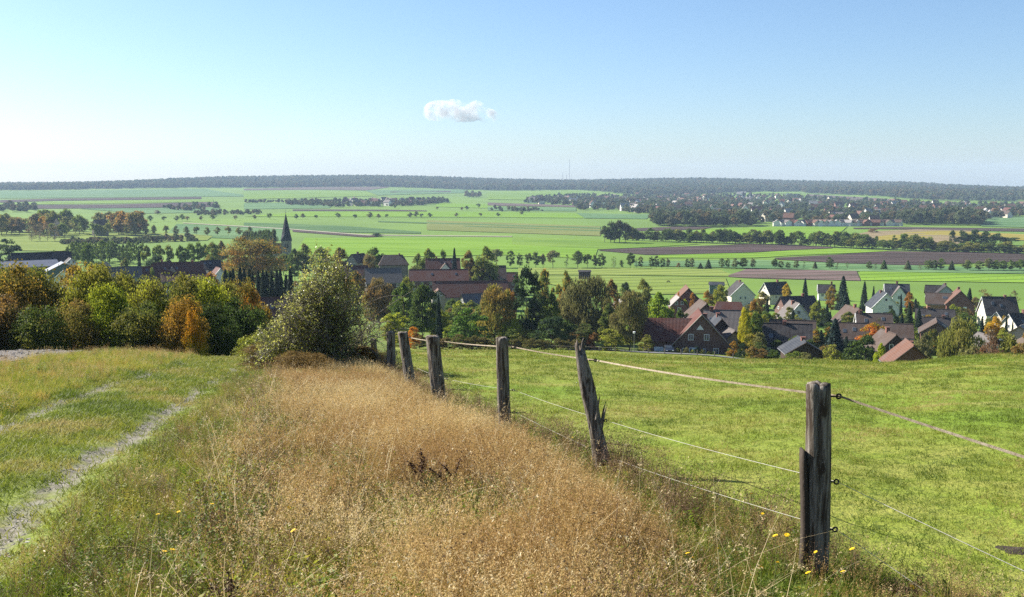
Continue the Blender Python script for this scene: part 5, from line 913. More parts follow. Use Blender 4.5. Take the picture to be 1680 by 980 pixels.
for k, (bp, tp, wpx) in enumerate(POSTS):
    B = PH_[k].copy(); Y = B[1]; Tp = at(tp[0], tp[1], Y); rad = wpx*Y/F/2; ns, nrg = 30, 46
    r = obj('fence_post', None); r.location = B; tag(r, PL[k], 'fence post', 'posts of the pasture fence')
    d = Tp-B; V = []; th = np.linspace(0, 2*np.pi, ns, endpoint=False)
    for i in range(nrg):
        t = i/(nrg-1); z = -.25+t*(d[2]+.25); tt = z/d[2]
        c = np.array((d[0]*tt+math.sin(t*3.2+k)*.012, (0.06*math.sin(k*2.1))*tt, z))
        taper = 1.08-.12*t
        if k == 1: taper = 1.28-.62*t + .14*math.sin(t*9+1)*(t > .15)
        rr_ = rad*taper*(1+.05*n2(th, t*2, k)+.035*np.sin(th*5+k+t*1.2)+.02*np.sin(th*11+t*6))
        for cth in ((.8+k, 2.9+k*1.3, 4.6+k*.7) if k != 1 else (.3, 3.6)):     # drying cracks
            dth = np.abs((th-cth-.25*math.sin(t*5)+np.pi) % (2*np.pi)-np.pi); rr_ -= rad*.22*np.exp(-(dth/.14)**2)*(0.4+.6*t)
        zt = z+0*th
        if i == nrg-1 or i == nrg-2:
            zt = z+(.018*n2(th, 0, k+3) if k != 1 else .07*np.sin(th*2+.5)+.05*np.sin(th*5))*(1 if i == nrg-1 else .6)
        V += [(c[0]+rr_[j]*math.cos(th[j]), c[1]+rr_[j]*math.sin(th[j]), zt[j]) for j in range(ns)]
    Fc = [(i*ns+j, i*ns+(j+1) % ns, (i+1)*ns+(j+1) % ns, (i+1)*ns+j) for i in range(nrg-1) for j in range(ns)]
    top = V[-ns:]; cen = np.mean(np.array(top), 0); inner = [tuple(cen+(np.array(v)-cen)*.55+np.array((0, 0, .012))) for v in top]
    o1 = len(V); V += inner; V.append(tuple(cen+np.array((0, 0, -.01 if k != 1 else -.05)))); Fc += [((nrg-1)*ns+j, (nrg-1)*ns+(j+1) % ns, o1+(j+1) % ns, o1+j) for j in range(ns)]+[(o1+j, o1+(j+1) % ns, o1+ns) for j in range(ns)]
    MB().add(V, Fc).build('post', M['post'], r, True)
    TOPS.append((B, d, rad))
    def along(py): return at(bp[0]+(tp[0]-bp[0])*(bp[1]-py)/(bp[1]-tp[1]), py, Y)-B
    if k == 0:   # split slab leaning on the left side of the near post
        b = MB(); zz = np.linspace(-.1, .86, 12); Vv = []
        for z in zz:
            cx = -rad-.008+.012*math.sin(z*5)+d[0]*z/d[2]; w2 = .021*(1-.5*(z/.86)**4)
            Vv += [(cx-w2*.6, -.045, z), (cx+w2, -.06, z), (cx+w2*.9, .03, z), (cx-w2*.5, .03, z)]
        b.add(Vv, [(i*4+j, i*4+(j+1) % 4, i*4+4+(j+1) % 4, i*4+4+j) for i in range(11) for j in range(4)]+[(44, 45, 46, 47)]).build('split_slab', M['wood_dark'], r, True)['label'] = 'dark split slab beside the post'
    if k == 1:
        for q in range(5):
            a = rng.random()*6; P0 = d*rng.uniform(.3, .55)+np.array((math.cos(a)*rad, math.sin(a)*rad, 0)); MB().tube([P0, P0+np.array((.02*math.cos(a)+.01, .02*math.sin(a), .17)), P0+np.array((.035*math.cos(a)+.02, .03*math.sin(a), .26))], (.014, .01, .002), 5).build('splinter', M['post'], r)
    for py in ({0: (650, 790, 868), 1: (591, 690), 2: (569, 640, 676), 3: (560, 622), 4: (554, 603), 5: (549,), 6: ()}[k]):
        q = along(py)+np.array((rad+.035, -.01, 0)); b = MB(); b.tube([q-np.array((.06, 0, 0)), q-np.array((.005, 0, 0))], .006, 6)
        a = np.linspace(0, 2*np.pi, 13); b.tube([q+np.array((.012+.015*math.cos(t), 0, .015*math.sin(t))) for t in a], .006, 6, False); b.build('insulator', M['black'], r, True)
def wpt(k, py): B, d, rad = TOPS[k]; bp, tp, w_ = POSTS[k]; return at(bp[0]+(tp[0]-bp[0])*(bp[1]-py)/(bp[1]-tp[1]), py, B[1])+np.array((rad+.055, -.01, 0))
def strand(name, P, mat, label, sag, r0, tape=False):
    b = MB(); pts = []
    for a, c in zip(P[:-1], P[1:]):
        L_ = np.linalg.norm(c-a)
        for t in np.linspace(0, 1, 14)[:-1]: pts.append(a+(c-a)*t-np.array((0, 0, sag*L_*4*t*(1-t))))
    pts.append(P[-1]); pts = np.array(pts)
    if not tape: b.tube(pts, r0, 6); return tag(b.build(name, mat, None, True), label, 'wire', 'strands of the pasture fence')
    V = []
    for i, p in enumerate(pts):
        tw_ = .25*math.sin(i*.33); V += [p+np.array((math.sin(tw_)*r0, 0, math.cos(tw_)*r0)), p-np.array((math.sin(tw_)*r0, 0, math.cos(tw_)*r0)), p-np.array((math.sin(tw_)*r0+.002, 0.002, math.cos(tw_)*r0)), p+np.array((math.sin(tw_)*r0-.002, -.002, math.cos(tw_)*r0))]
    b.add(V, [(i*4+j, i*4+(j+1) % 4, i*4+4+(j+1) % 4, i*4+4+j) for i in range(len(pts)-1) for j in range(4)])
    return tag(b.build(name, mat), label, 'fence tape')
M['tape'] = surf('faded_tape', (.20,.155,.105), (.36,.30,.22), 30, .7, .3); M['cord'] = surf('white_cord', (.46,.44,.39), (.34,.32,.28), 40, .6, .2)
strand('fence_tape', [at(2000,850,4.55), wpt(0,650), wpt(1,591), wpt(2,569), wpt(3,560), wpt(4,554), wpt(5,549), wpt(6,562)], M['tape'], 'faded flat fence tape running along the post tops', .004, .0075, True)
strand('fence_wire', [at(2000,1085,4.55), wpt(0,790), wpt(1,690), wpt(2,640), wpt(3,622), wpt(4,603)], M['cord'], 'white middle wire of the pasture fence', .004, .0020)
strand('fence_wire', [at(2000,1294,4.55), wpt(0,868), wpt(1,752), wpt(2,676)], M['cord'], 'white lowest wire of the pasture fence', .004, .0018)
# ================================================================== grass
def blades(n, rad, h0, h1, w0, lean, seg=3, curl=.35):
    a = rng.random(n)*6.283; rr_ = rad*np.sqrt(rng.random(n)); base = np.stack([rr_*np.cos(a), rr_*np.sin(a), 0*a-.01], 1)
    h = rng.uniform(h0, h1, n); d = rng.random(n)*6.283; ln = lean*rng.random(n)+.05; face = rng.random(n)*6.283; sd = np.stack([np.cos(face), np.sin(face), 0*face], 1)
    V = []; wd = w0*rng.uniform(.6, 1.3, n)
    for i in range(seg+1):
        t = i/seg; off = h*(ln*t+curl*lean*t*t); c = base+np.stack([off*np.cos(d), off*np.sin(d), h*t*(1-.25*lean*t)], 1)
        wv = (wd*(1-t)**.6*.5)[:, None] if i < seg else 0
        if i < seg: V += [c-sd*wv, c+sd*wv]
        else: V.append(c)
    k = 2*seg+1; V = np.stack(V, 1).reshape(-1, 3); F_ = []
    o = np.arange(n)[:, None]*k
    tri = [np.concatenate([o+2*i, o+2*i+1, o+2*i+3 if i < seg-1 else o+2*seg, ], 1) for i in range(seg)]+[np.concatenate([o+2*i, o+2*i+3, o+2*i+2], 1) for i in range(seg-1)]
    tips = V.reshape(n, k, 3)
    return V, np.concatenate(tri), tips
def tuft(name, parts):
    """parts: list of (verts, tris, material)"""
    Vs, Fs, mi, mats, o = [], [], [], [], 0
    for V, F_, m in parts:
        if m not in mats: mats.append(m)
        Vs.append(V); Fs.append(F_+o); o += len(V); mi += [mats.index(m)]*len(F_)
    return mesh(name, np.concatenate(Vs), np.concatenate(Fs), mats, mi)
M['dry'] = blade_mat('dry_grass', [(0,(.26,.165,.045)), (.35,(.40,.275,.075)), (.65,(.50,.375,.12)), (1,(.42,.37,.08))], .5, .35)
M['seed'] = blade_mat('seed_heads', [(0,(.28,.16,.060)), (.4,(.42,.27,.10)), (.75,(.53,.385,.17)), (1,(.60,.48,.26))], .5, .4)
M['green'] = blade_mat('green_grass', [(0,(.080,.125,.012)), (.4,(.140,.195,.018)), (.75,(.215,.250,.024)), (1,(.31,.275,.05))], .6, .45)
M['turf'] = blade_mat('turf_blades', [(0,(.080,.120,.012)), (.35,(.145,.190,.020)), (.65,(.215,.235,.030)), (.85,(.31,.265,.07)), (1,(.38,.30,.12))], .35, .4, scale2=2.5)
M['weed'] = blade_mat('dead_weeds', [(0,(.09,.052,.03)), (.5,(.16,.095,.05)), (1,(.26,.17,.09))], .8, .2)
M['gold'] = blade_mat('golden_grass', [(0,(.17,.225,.022)), (.35,(.27,.30,.030)), (.65,(.38,.34,.050)), (.85,(.44,.32,.08)), (1,(.44,.26,.08))], .35, .45)
def dry_tuft(ns=17, nb=16, H_=.55):
    V1, T1, _ = blades(nb, .09, H_*.35, H_*.75, .0045, .55); V2, T2, tp = blades(ns, .10, H_*.75, H_*1.15, .0028, .32)
    C_ = []; D_ = []
    for q in range(ns):
        ax = tp[q][[2, 4, 6]]
        for _ in range(22):
            t = rng.random()**.8; p = ax[1]*(1-t)+ax[2]*t if rng.random() < .8 else ax[0]*.3+ax[1]*.7; C_.append(p+rng.normal(size=3)*(.016*(1.1-t)+.003)); D_.append((ax[2]-ax[1])+rng.normal(size=3)*.12)
    C_ = np.array(C_); D_ = np.array(D_); V3, Q3 = cards(C_, rng.normal(size=C_.shape), rng.uniform(.008, .020, len(C_)), .38, D_); T3 = np.concatenate([Q3[:, [0, 1, 2]], Q3[:, [0, 2, 3]]])
    return tuft('dry_tuft', [(V1, T1, M['dry']), (V2, T2, M['dry']), (V3, T3, M['seed'])])
def green_tuft(n=34, h0=.10, h1=.30, w_=.006, rad=.1, mat='green', lean=.6): V1, T1, _ = blades(n, rad, h0, h1, w_, lean); return tuft('green_tuft', [(V1, T1, M[mat])])
def herb():
    n = 70; a = rng.random(n)*6.28; rr_ = rng.random(n)*.11; z = rng.uniform(.03, .30, n); c = np.stack([rr_*np.cos(a), rr_*np.sin(a), z], 1); nn = np.stack([np.cos(a)*.4, np.sin(a)*.4, np.ones(n)], 1)+rng.normal(size=(n, 3))*.4
    V, Q = cards(c, nn, rng.uniform(.02, .05, n), .45, np.stack([np.cos(a), np.sin(a), .1+0*a], 1)); V1, T1, _ = blades(9, .06, .2, .36, .005, .3)
    return tuft('herb', [(V, np.concatenate([Q[:, [0, 1, 2]], Q[:, [0, 2, 3]]]), M['green']), (V1, T1, M['green'])])
def dead_weed(H_=.6):
    V, T_2, tp = blades(7, .05, H_*.7, H_*1.1, .006, .28); C_ = []; Vb, Tb, tb = blades(16, .10, H_*.3, H_*.8, .004, .5)
    for q in range(7):
        for s_ in range(34):
            t = rng.random(); a = tp[q][2]*(1-t)+tp[q][6]*t; C_.append(a+rng.normal(size=3)*(.02+.03*t))
    C_ = np.array(C_); V3, Q3 = cards(C_, rng.normal(size=C_.shape), rng.uniform(.007, .019, len(C_)), .6)
    return tuft('dead_weed', [(V, T_2, M['weed']), (Vb, Tb, M['weed']), (V3, np.concatenate([Q3[:, [0, 1, 2]], Q3[:, [0, 2, 3]]]), M['weed'])])
DRY = [dry_tuft() for _ in range(7)]; GREEN = [green_tuft() for _ in range(4)]; HERB = [herb() for _ in range(4)]; WEED = [dead_weed() for _ in range(4)]
M['straw'] = blade_mat('pale_straw', [(0,(.48,.36,.17)), (1,(.66,.54,.32))], .8, .35)
TURF = [green_tuft(46, .02, .06, .006, .16, 'turf', .9) for _ in range(5)]; STRAW = []
for q in range(4):
    Vs_, Ts_, tp_ = blades(3, .05, .6, .95, .005, .75, 4, .6); cs_ = np.concatenate([tp_[i_][[4, 5, 6, 7, 8]].repeat(5, 0) for i_ in range(3)])+rng.normal(size=(75, 3))*.012; V3_, Q3_ = cards(cs_, rng.normal(size=(75, 3)), rng.uniform(.010, .024, 75), .35)
    STRAW.append(tuft('straw', [(Vs_, Ts_, M['straw']), (V3_, np.concatenate([Q3_[:, [0, 1, 2]], Q3_[:, [0, 2, 3]]]), M['straw'])]))
GOLD = [green_tuft(44, .16, .42, .0055, .14, 'gold', .6) for _ in range(4)]
FARTURF = [green_tuft(60, .03, .085, .016, .4, 'turf', .9) for _ in range(4)]
def wob(x, y, s): return np.sin(x*1.7+s)*np.sin(y*1.3+s*2)+.6*np.sin(x*3.7-y*2.1+s*3)+.5*np.sin(x*.6+y*.8+s)
def spots(n, y0, y1, fx0, fx1, p=1.0):
    y = y0+(y1-y0)*rng.random(n)**p; a, b = fx0(y), fx1(y); x = a+(b-a)*rng.random(n); return x, y
def wide(x, y, m=.62): return np.abs(x) < .56*y+1.5
def put(name, x, y, scl, idx, meshes, label, tilt=.12, tone=None, lift=(0, 0)):
    k = wide(x, y); x, y, scl, idx = x[k], y[k], scl[k], idx[k]; n = len(x)
    return instancer(name, np.column_stack([x, y, terr(x, y)+lift[0]+lift[1]*np.hypot(x, y)]), np.column_stack([rng.normal(size=n)*tilt, rng.normal(size=n)*tilt, rng.random(n)*6.28]), scl, idx, meshes, label, tone=None if tone is None else tone[k])
lo = lambda y: rut_x(y)+.55
hi = lambda y: np.where(y < 6.5, np.minimum(fence_x(y)-.6, 1.25), fence_x(y)-np.interp(y, [6, 9, 14, 20], [.75, .6, .4, .2]))
X, Yq = [], []
for y0, y1, dens in ((3.5, 9, 150), (9, 15, 120), (15, 24, 85), (24, 48, 45)):
    n = int(dens*(y1-y0)*5.2); x, y = spots(n, y0, y1, lo, hi); X.append(x); Yq.append(y)
x, y = np.concatenate(X), np.concatenate(Yq)
f = (x-rut_x(y))/(fence_x(y)-rut_x(y)+1e-6); ww = wob(x, y, .7)
pd = np.clip((f-.34)*3.6+.38*ww+.3*np.clip((11-y)/4, 0, 1)*(f > .38) , .05, .80); green_ = wob(x*.55+3, y*.5, 4.1)+.5*wob(x*1.3, y*1.1, 8.); pd = pd*np.clip(1.1-.75*np.clip(green_-.05, 0, 2), .15, 1); pd *= np.where((ww < -.95), .45, 1); pd = np.where((f > .93) & (ww > -.2), pd*.55, pd)
u = rng.random(len(x)); isd = u < pd
idx = np.where(isd, rng.integers(0, 7, len(x)), np.where(rng.random(len(x)) < .45, 7+rng.integers(0, 4, len(x)), np.where(rng.random(len(x)) < .55, 11+rng.integers(0, 4, len(x)), np.where(rng.random(len(x)) < .4, 15+rng.integers(0, 4, len(x)), 19+rng.integers(0, 4, len(x))))))
sc = np.where(isd, rng.uniform(.55, 1.12, len(x)), rng.uniform(.6, 1.25, len(x)))*np.where(f < .28, .62, 1)*np.interp(hi(y)-x, [0, .5], [.55, 1])*np.where((idx >= 15) & (idx < 19), .9, 1)
put('dry_grass', x, y, sc, idx, DRY+GREEN+HERB+WEED+GOLD, 'tall dry grass, herbs and dead weeds between track and fence', .16, tone=np.clip(.5+.28*wob(x*.6, y*.6, 2.)+rng.normal(size=len(x))*.2, 0, 1))
x, y = spots(420, 4.5, 20, lambda y: rut_x(y)+1.3, hi, 1.2); put('straw_stems', x, y, rng.uniform(.7, 1.1, len(x)), rng.integers(0, 4, len(x)), STRAW, 'long pale straw stems arching over the dry grass', .25)
# fence foot: darker dead weeds and herbs
x, y = spots(1300, 5, 40, lambda y: fence_x(y)-.35, lambda y: fence_x(y)+.55, 1.4); idx = np.where(rng.random(len(x)) < .42, 8+rng.integers(0, 4, len(x)), rng.integers(0, 8, len(x)))
put('fence_weeds', x, y, rng.uniform(.5, .95, len(x))*np.where(y < 7.5, .6, 1), idx, GREEN+HERB+WEED, 'green herbs and dead brown weeds along the foot of the fence')
x, y = spots(5200, 4, 30, lambda y: hi(y)-.25, lambda y: fence_x(y)+.5, 1.5); k_ = rng.random(len(x)); idx = np.where(k_ < .55, rng.integers(0, 5, len(x)), np.where(k_ < .8, 5+rng.integers(0, 4, len(x)), np.where(k_ < .93, 9+rng.integers(0, 4, len(x)), 13+rng.integers(0, 7, len(x)))))
put('fence_grass', x, y, np.where(idx < 5, 1.3, .55)*rng.uniform(.7, 1.3, len(x)), idx, TURF+GREEN+HERB+DRY, 'ragged green grass at the foot of the fence posts')
# grass on the track and its edges
x, y = spots(26000, 4, 48, lambda y: rut_x(y)-3.1, lambda y: rut_x(y)+1.0, 1.5); q = (x-rut_x(y)+3.0)/4.1
across = 1-q; bare_ = (np.abs(q-.732) < .075+.02*wob(x*2, y*2, 1)) | (np.abs(q-.28) < .065+.02*wob(x*2, y*2, 4)); keep = ~bare_ | (rng.random(len(x)) < .09); x, y = x[keep], y[keep]
put('track_grass', x, y, rng.uniform(.6, 1.5, len(x))*(1+.02*y), rng.integers(0, 5, len(x)), TURF, 'short trodden grass growing on the farm track', tone=np.clip(.55+.2*wob(x, y, 3), 0, 1))
x, y = spots(12000, 10, 48, lambda y: rut_x(y)-np.interp(y, [10, 25, 33, 40, 48], [5.5, 7.0, 6.0, 4.8, 3.0]), lambda y: rut_x(y)-2.2, 1.2)
put('bank_grass', x, y, rng.uniform(.35, .8, len(x))*(1+.25*wob(x*1.5, y*1.5, 2)), np.where(rng.random(len(x)) < .42+.3*wob(x*.8, y*.8, 7), rng.integers(0, 4, len(x)), 4+rng.integers(0, 9, len(x))), GOLD+GREEN+HERB+DRY[:1], 'golden green long grass on the bank left of the track')
# pasture turf
X, Yq, Sc, Id = [], [], [], []
for y0, y1, dens, s0 in ((4.5, 12, 60, .9), (12, 22, 34, 1.05), (22, 40, 15, 1.35)):
    wd_ = 12 if y1 < 15 else 20 if y1 < 30 else 34; n = int(dens*(y1-y0)*wd_); x, y = spots(n, y0, y1, lambda y: fence_x(y)+.25, lambda y: fence_x(y)+.25+wd_); X.append(x); Yq.append(y); Sc.append(s0*rng.uniform(.6, 1.35, n)); Id.append(rng.integers(0, 5, n))
x, y = np.concatenate(X), np.concatenate(Yq); put('pasture_grass', x, y, np.concatenate(Sc), np.concatenate(Id), TURF, 'short grazed grass blades of the near pasture', .2, tone=np.clip(.42+.30*wob(x*.7, y*.7, 5)+rng.normal(size=len(x))*.18, 0, 1), lift=(.016, .0008))
x, y = spots(26000, 36, 200, lambda y: fence_x(y)+.3, lambda y: fence_x(y)+8+.72*y, .75)
put('pasture_tufts', x, y, rng.uniform(.7, 1.5, len(x)), rng.integers(0, 4, len(x)), FARTURF, 'low grass tufts of the far pasture slope', .2, tone=np.clip(.45+.33*wob(x*.25, y*.2, 6)+rng.normal(size=len(x))*.18, 0, 1), lift=(.016, .0008))
a_ = rng.uniform(2, 30, 2600); dd_ = rng.uniform(84, 128, 2600); put('crest_grass', dd_*np.sin(np.radians(a_)), dd_*np.cos(np.radians(a_)), rng.uniform(.35, .9, 2600), rng.integers(0, 8, 2600), GOLD+FARTURF, 'longer pale grass along the crest of the pasture', .2, lift=(.016, .0008))
# stones in the wheel ruts, clods of the ploughed corner
def pebbles(mat, n=4):
    out = []
    for _ in range(n):
        bm = bmesh.new(); bmesh.ops.create_icosphere(bm, subdivisions=1, radius=1)
        for v in bm.verts: v.co *= 1+rng.normal()*.16; v.co.z *= .55
        me = bpy.data.meshes.new('stone'); bm.to_mesh(me); bm.free(); me.materials.append(mat); out.append(me)
    return out
M['stone'] = blade_mat('rut_stones', [(0,(.13,.115,.095)), (.5,(.22,.20,.17)), (1,(.34,.32,.28))], 3, 0.0, .8)
x, y = spots(2300, 4, 24, lambda y: rut_x(y)-.14, lambda y: rut_x(y)+.22, 1.6); x2, y2 = spots(1000, 8, 18, lambda y: rut_x(y)-2.0, lambda y: rut_x(y)-1.7, 1.3); x = np.concatenate([x, x2])+rng.normal(size=3300)*.07; y = np.concatenate([y, y2]); k = wob(x*.8, y*.5, 2.2) > -.25; x, y = x[k], y[k]
put('rut_gravel', x, y, np.minimum(rng.gamma(2.2, .007, len(x))+.007, .032), rng.integers(0, 4, len(x)), pebbles(M['stone']), 'pale broken stones lying in the wheel ruts', .3)
M['clod'] = blade_mat('soil_clod', [(0,(.09,.078,.068)), (.5,(.16,.145,.13)), (1,(.26,.24,.22))], 1, 0.0, .95)
n = 9000; y = rng.uniform(29, 46, n); x = -15.3-rng.random(n)*25+np.abs(rng.normal(size=n))*.3; put('soil_clods', x, y, np.minimum(rng.gamma(2, .024, n)+.015, .12), rng.integers(0, 4, n), pebbles(M['clod']), 'grey earth clods of the ploughed corner field', .4)
# ================================================================== flowers, dead dock, molehills
def hit_h(px, py, h):
    Ys = np.geomspace(3, 60, 600); u, v = px-CX, CY-py; ry, rz = F*ct+v*st, -F*st+v*ct; g = terr(u*Ys/ry, Ys)+h-rz*Ys/ry; k = np.argmax(g > 0); return np.array((u*Ys[k]/ry, Ys[k], rz*Ys[k]/ry))
M['petal'] = surf('yellow_petals', (.80,.50,.01), (.85,.60,.02), 20, .6, 0); M['stem'] = surf('green_stem', (.10,.13,.03), (.14,.15,.05), 10, .7, 0)
def bloom(rad):
    b = MB()
    for ring, (nn, rr_, zz) in enumerate(((13, 1.0, 0.0), (11, .72, .1), (8, .42, .18))):
        for q in range(nn):
            a = 2*math.pi*(q+.5*ring)/nn; da = .8*math.pi/nn; R0, R1 = .1*rad, rr_*rad
            b.add([(R0*math.cos(a), R0*math.sin(a), zz*rad), (R1*.85*math.cos(a-da), R1*.85*math.sin(a-da), zz*rad+.12*rad), (R1*math.cos(a), R1*math.sin(a), zz*rad+.15*rad), (R1*.85*math.cos(a+da), R1*.85*math.sin(a+da), zz*rad+.12*rad)], [(0, 1, 2, 3)])
    return b.data('bloom', M['petal'])
BL = bloom(.017)
def flower(px, py, h, label, group):
    p = hit_h(px, py, h); g_ = np.array((p[0]+rng.normal()*.04, p[1]+rng.normal()*.04, 0)); g_[2] = tz(g_[0], g_[1])
    r = obj('hawkbit_flower', None); r.location = g_; tag(r, label, 'flower', group); dl = p-g_
    MB().tube([(0, 0, 0), dl*.5+np.array((.01, .01, 0)), dl-np.array((0, 0, .004))], (.003, .0025, .002), 5).build('stem', M['stem'], r)
    o = obj('bloom', BL, r); o.location = dl; o.rotation_euler = (rng.normal()*.25+.25, -.25+rng.normal()*.2, rng.random()*6); s_ = rng.uniform(.75, 1.2); o.scale = (s_, s_, s_)
for px, py in ((1251,843),(1272,879),(1291,878),(1276,923),(1249,931),(1311,965),(1326,940),(1338,906),(1398,901),(1383,938),(1233,811),(1233,945)): flower(px, py, .30, 'small yellow hawkbit flower near the thick foreground post', 'yellow flowers near the foreground post')
flower(1496,963,.14,'single yellow hawkbit flower low in the pasture right of the post',None)
for px, py in ((1171,838),(1179,900),(1137,915),(1128,908),(939,718),(962,733)): flower(px, py, .35, 'small yellow hawkbit flower along the fence between the near posts', 'yellow flowers along the fence')
for px, py in ((259,844),(283,902),(324,793),(348,827),(399,737),(345,726),(293,840),(474,833),(481,871),(600,800),(584,747),(728,669),(270,905)): flower(px, py, .42, 'small yellow hawkbit flower in the dry grass beside the track', 'yellow flowers in the dry grass')
def dock(px, pyt, pyb, label, lean=0.0):
    b0 = hit_h(px, pyb, .28); g_ = np.array((b0[0], b0[1], tz(b0[0], b0[1]))); H_ = float(at(px, pyt, b0[1])[2]-g_[2]); r = obj('dead_dock_stalk', None); r.location = g_; tag(r, label, 'dead plant'); b = MB(); C_ = []
    for k in range(4):
        a = k*1.7; s0 = 0 if k == 0 else H_*(.35+.1*k); e = np.array((lean*H_, 0, H_)) if k == 0 else np.array((math.cos(a)*.09, math.sin(a)*.09, s0+H_*.28)); P = [np.array((lean*s0, 0, s0)), (np.array((lean*s0, 0, s0))+e)/2, e]; b.tube(P, (.006, .005, .002), 5)
        for _ in range(150): t = rng.uniform(.35 if k == 0 else .3, 1); C_.append(P[0]*(1-t)+P[2]*t+rng.normal(size=3)*(.014, .014, .008))
    b.build('stem', M['dock'], r); C_ = np.array(C_); V, Q = cards(C_, rng.normal(size=C_.shape), rng.uniform(.010, .018, len(C_)), .8); obj('seed_head', mesh('dock_seeds', V, Q, [M['dock']]), r)
dock(691, 738, 800, 'dark brown dead dock stalk standing in the middle of the dry grass'); dock(722, 752, 795, 'small leaning dead dock stalk right of the taller one', .35); dock(376, 938, 975, 'dead brown stalk at the lower left in the dry grass')
M['dung'] = surf('fresh_earth', (.035,.026,.02), (.075,.058,.045), 14, .95, .8, .03)
def molehill(px, py, rad, label):
    p = hit(px, py); bm = bmesh.new(); bmesh.ops.create_icosphere(bm, subdivisions=4, radius=1)
    for v in bm.verts: q = np.array(v.co); k = 1+.16*math.sin(q[0]*5+px)*math.sin(q[1]*6)+.09*math.sin(q[0]*13+q[2]*9)*math.sin(q[1]*12)+rng.normal()*.025; v.co = Vector((q[0]*k*rad, q[1]*k*rad, max(q[2], -.2)*k*rad*.22))
    me = bpy.data.meshes.new('molehill'); bm.to_mesh(me); bm.free(); me.materials.append(M['dung']); o = obj('molehill', me); o.location = p; tag(o, label, 'molehill')
molehill(1672,912,.17,'dark earth mound at the right edge of the pasture'); molehill(1418,866,.065,'small dark clod right of the foreground post'); molehill(1384,878,.06,'dark clod close to the foreground post'); molehill(1217,771,.06,'small dark clod left of the foreground post')
# ================================================================== road side: posts, lamp, cars, paddock posts, horse
M['oldwood'] = surf('grey_wood', (.10,.085,.07), (.16,.14,.12), 5, .9, .4)
pp = MB(); pp.tube([(0, 0, -.3), (0.01, 0, .6), (0, 0, 1.25)], (.085, .08, .07), 8); pp.tube([(0, 0, 1.25), (0, 0, 1.29)], (.07, .03), 8); PM = pp.data('road_post', M['oldwood'], smooth=True)
for k, px in enumerate((908, 943, 983, 1009, 1035, 1063, 1091, 1118, 1144, 1172, 1203, 1234)):
    p, _ = gp(px, 205-k*1.3); o = obj('roadside_post', PM); o.location = p; o.rotation_euler = (rng.normal()*.05, rng.normal()*.05, k); tag(o, nth(k+1)+' short grey wooden post from the left along the village road', 'fence post', 'posts along the village road')
b = MB(); P = [gp(px, 205-k*1.3)[0]+np.array((0, 0, 1.05)) for k, px in enumerate((875, 908, 943, 983, 1009))]
for a, c in zip(P[:-1], P[1:]): b.tube([a, c], .05, 5)
tag(b.build('fence_rail', M['oldwood']), 'grey rail of the roadside fence left of the road bend', 'rail')
r = obj('street_lamp', None); p, _ = gp(1040, 203); r.location = p; tag(r, 'slim street lamp before the brownish birch', 'street lamp'); hl_ = at(1040, 544, 203)[2]-p[2]
MB().tube([(0, 0, 0), (0, 0, hl_-.5)], (.07, .045), 8).build('pole', M['steel'], r); MB().tube([(0, 0, hl_-.5), (0, 0, hl_-.35), (0, 0, hl_-.05), (0, 0, hl_)], (.1, .22, .28, .05), 10).build('lamp_head', M['white'], r)
def car(px, Y, yaw, col, label, group=None):
    p, _ = gp(px, Y); r = obj('parked_car', None); r.location = p+np.array((0, 0, .30)); r.rotation_euler = (0, 0, yaw); tag(r, label, 'car', group)
    m = surf('car_paint', col, tuple(k*.9 for k in col), 1, .25, 0, spec=.6)
    prof = [(-2.1,.35),(-2.12,.75),(-1.5,.92),(-.85,.98),(-.15,1.42),(1.15,1.45),(1.85,1.05),(2.1,.95),(2.12,.40),(1.9,.26),(-1.9,.26)]; b = MB(); V = []
    for y, s_ in ((-.86, .0), (-.80, 1), (.80, 1), (.86, .0)):
        for (x, z) in prof: V.append((x*(.985 if not s_ else 1), y*(1 if z < 1.0 else .82), z if s_ else min(z, 1.38)*.99))
    n = len(prof); b.add(V, [(i*n+j, (i+1)*n+j, (i+1)*n+(j+1) % n, i*n+(j+1) % n) for i in range(3) for j in range(n)]+[tuple(range(n)), tuple(range(3*n, 4*n))[::-1]]); b.build('body', m, r)
    for s_ in (-1, 1): MB().add([(-.72, s_*.80, 1.0), (1.55, s_*.80, 1.02), (1.1, s_*.735, 1.36), (-.12, s_*.735, 1.34), (-.72, s_*.74, 1.0), (1.55, s_*.74, 1.02), (1.1, s_*.70, 1.36), (-.12, s_*.70, 1.34)], [(0,1,2,3),(7,6,5,4),(0,4,5,1),(1,5,6,2),(2,6,7,3),(3,7,4,0)]).build('side_window', M['glass'], r)
    MB().add([(-.86, -.66, 1.0), (-.86, .66, 1.0), (-.2, .58, 1.41), (-.2, -.58, 1.41)], [(0, 1, 2, 3)]).build('windscreen', M['glass'], r).location = (-.03, 0, .03)
    MB().add([(1.86, -.64, 1.07), (1.86, .64, 1.07), (1.2, .58, 1.43), (1.2, -.58, 1.43)], [(3, 2, 1, 0)]).build('rear_window', M['glass'], r).location = (.03, 0, .03)
    for x in (-1.35, 1.3):
        for s_ in (-1, 1):
            o = MB().tube([(0, -.11, 0), (0, .11, 0)], .31, 16).build('wheel', M['black'], r); o.location = (x, s_*.78, .02); MB().tube([(0, s_*.10, 0), (0, s_*.125, 0)], .2, 12).build('rim', M['steel'], o)
    for s_ in (-1, 1):
        MB().box((-2.1, s_*.62, .70), (.08, .34, .16)).build('headlight', M['white'], r); MB().box((2.1, s_*.66, .80), (.08, .26, .18)).build('tail_light', W_['red'], r)
car(1097, 207, R(88), (.015,.018,.025), 'dark estate car parked before the white garage door')
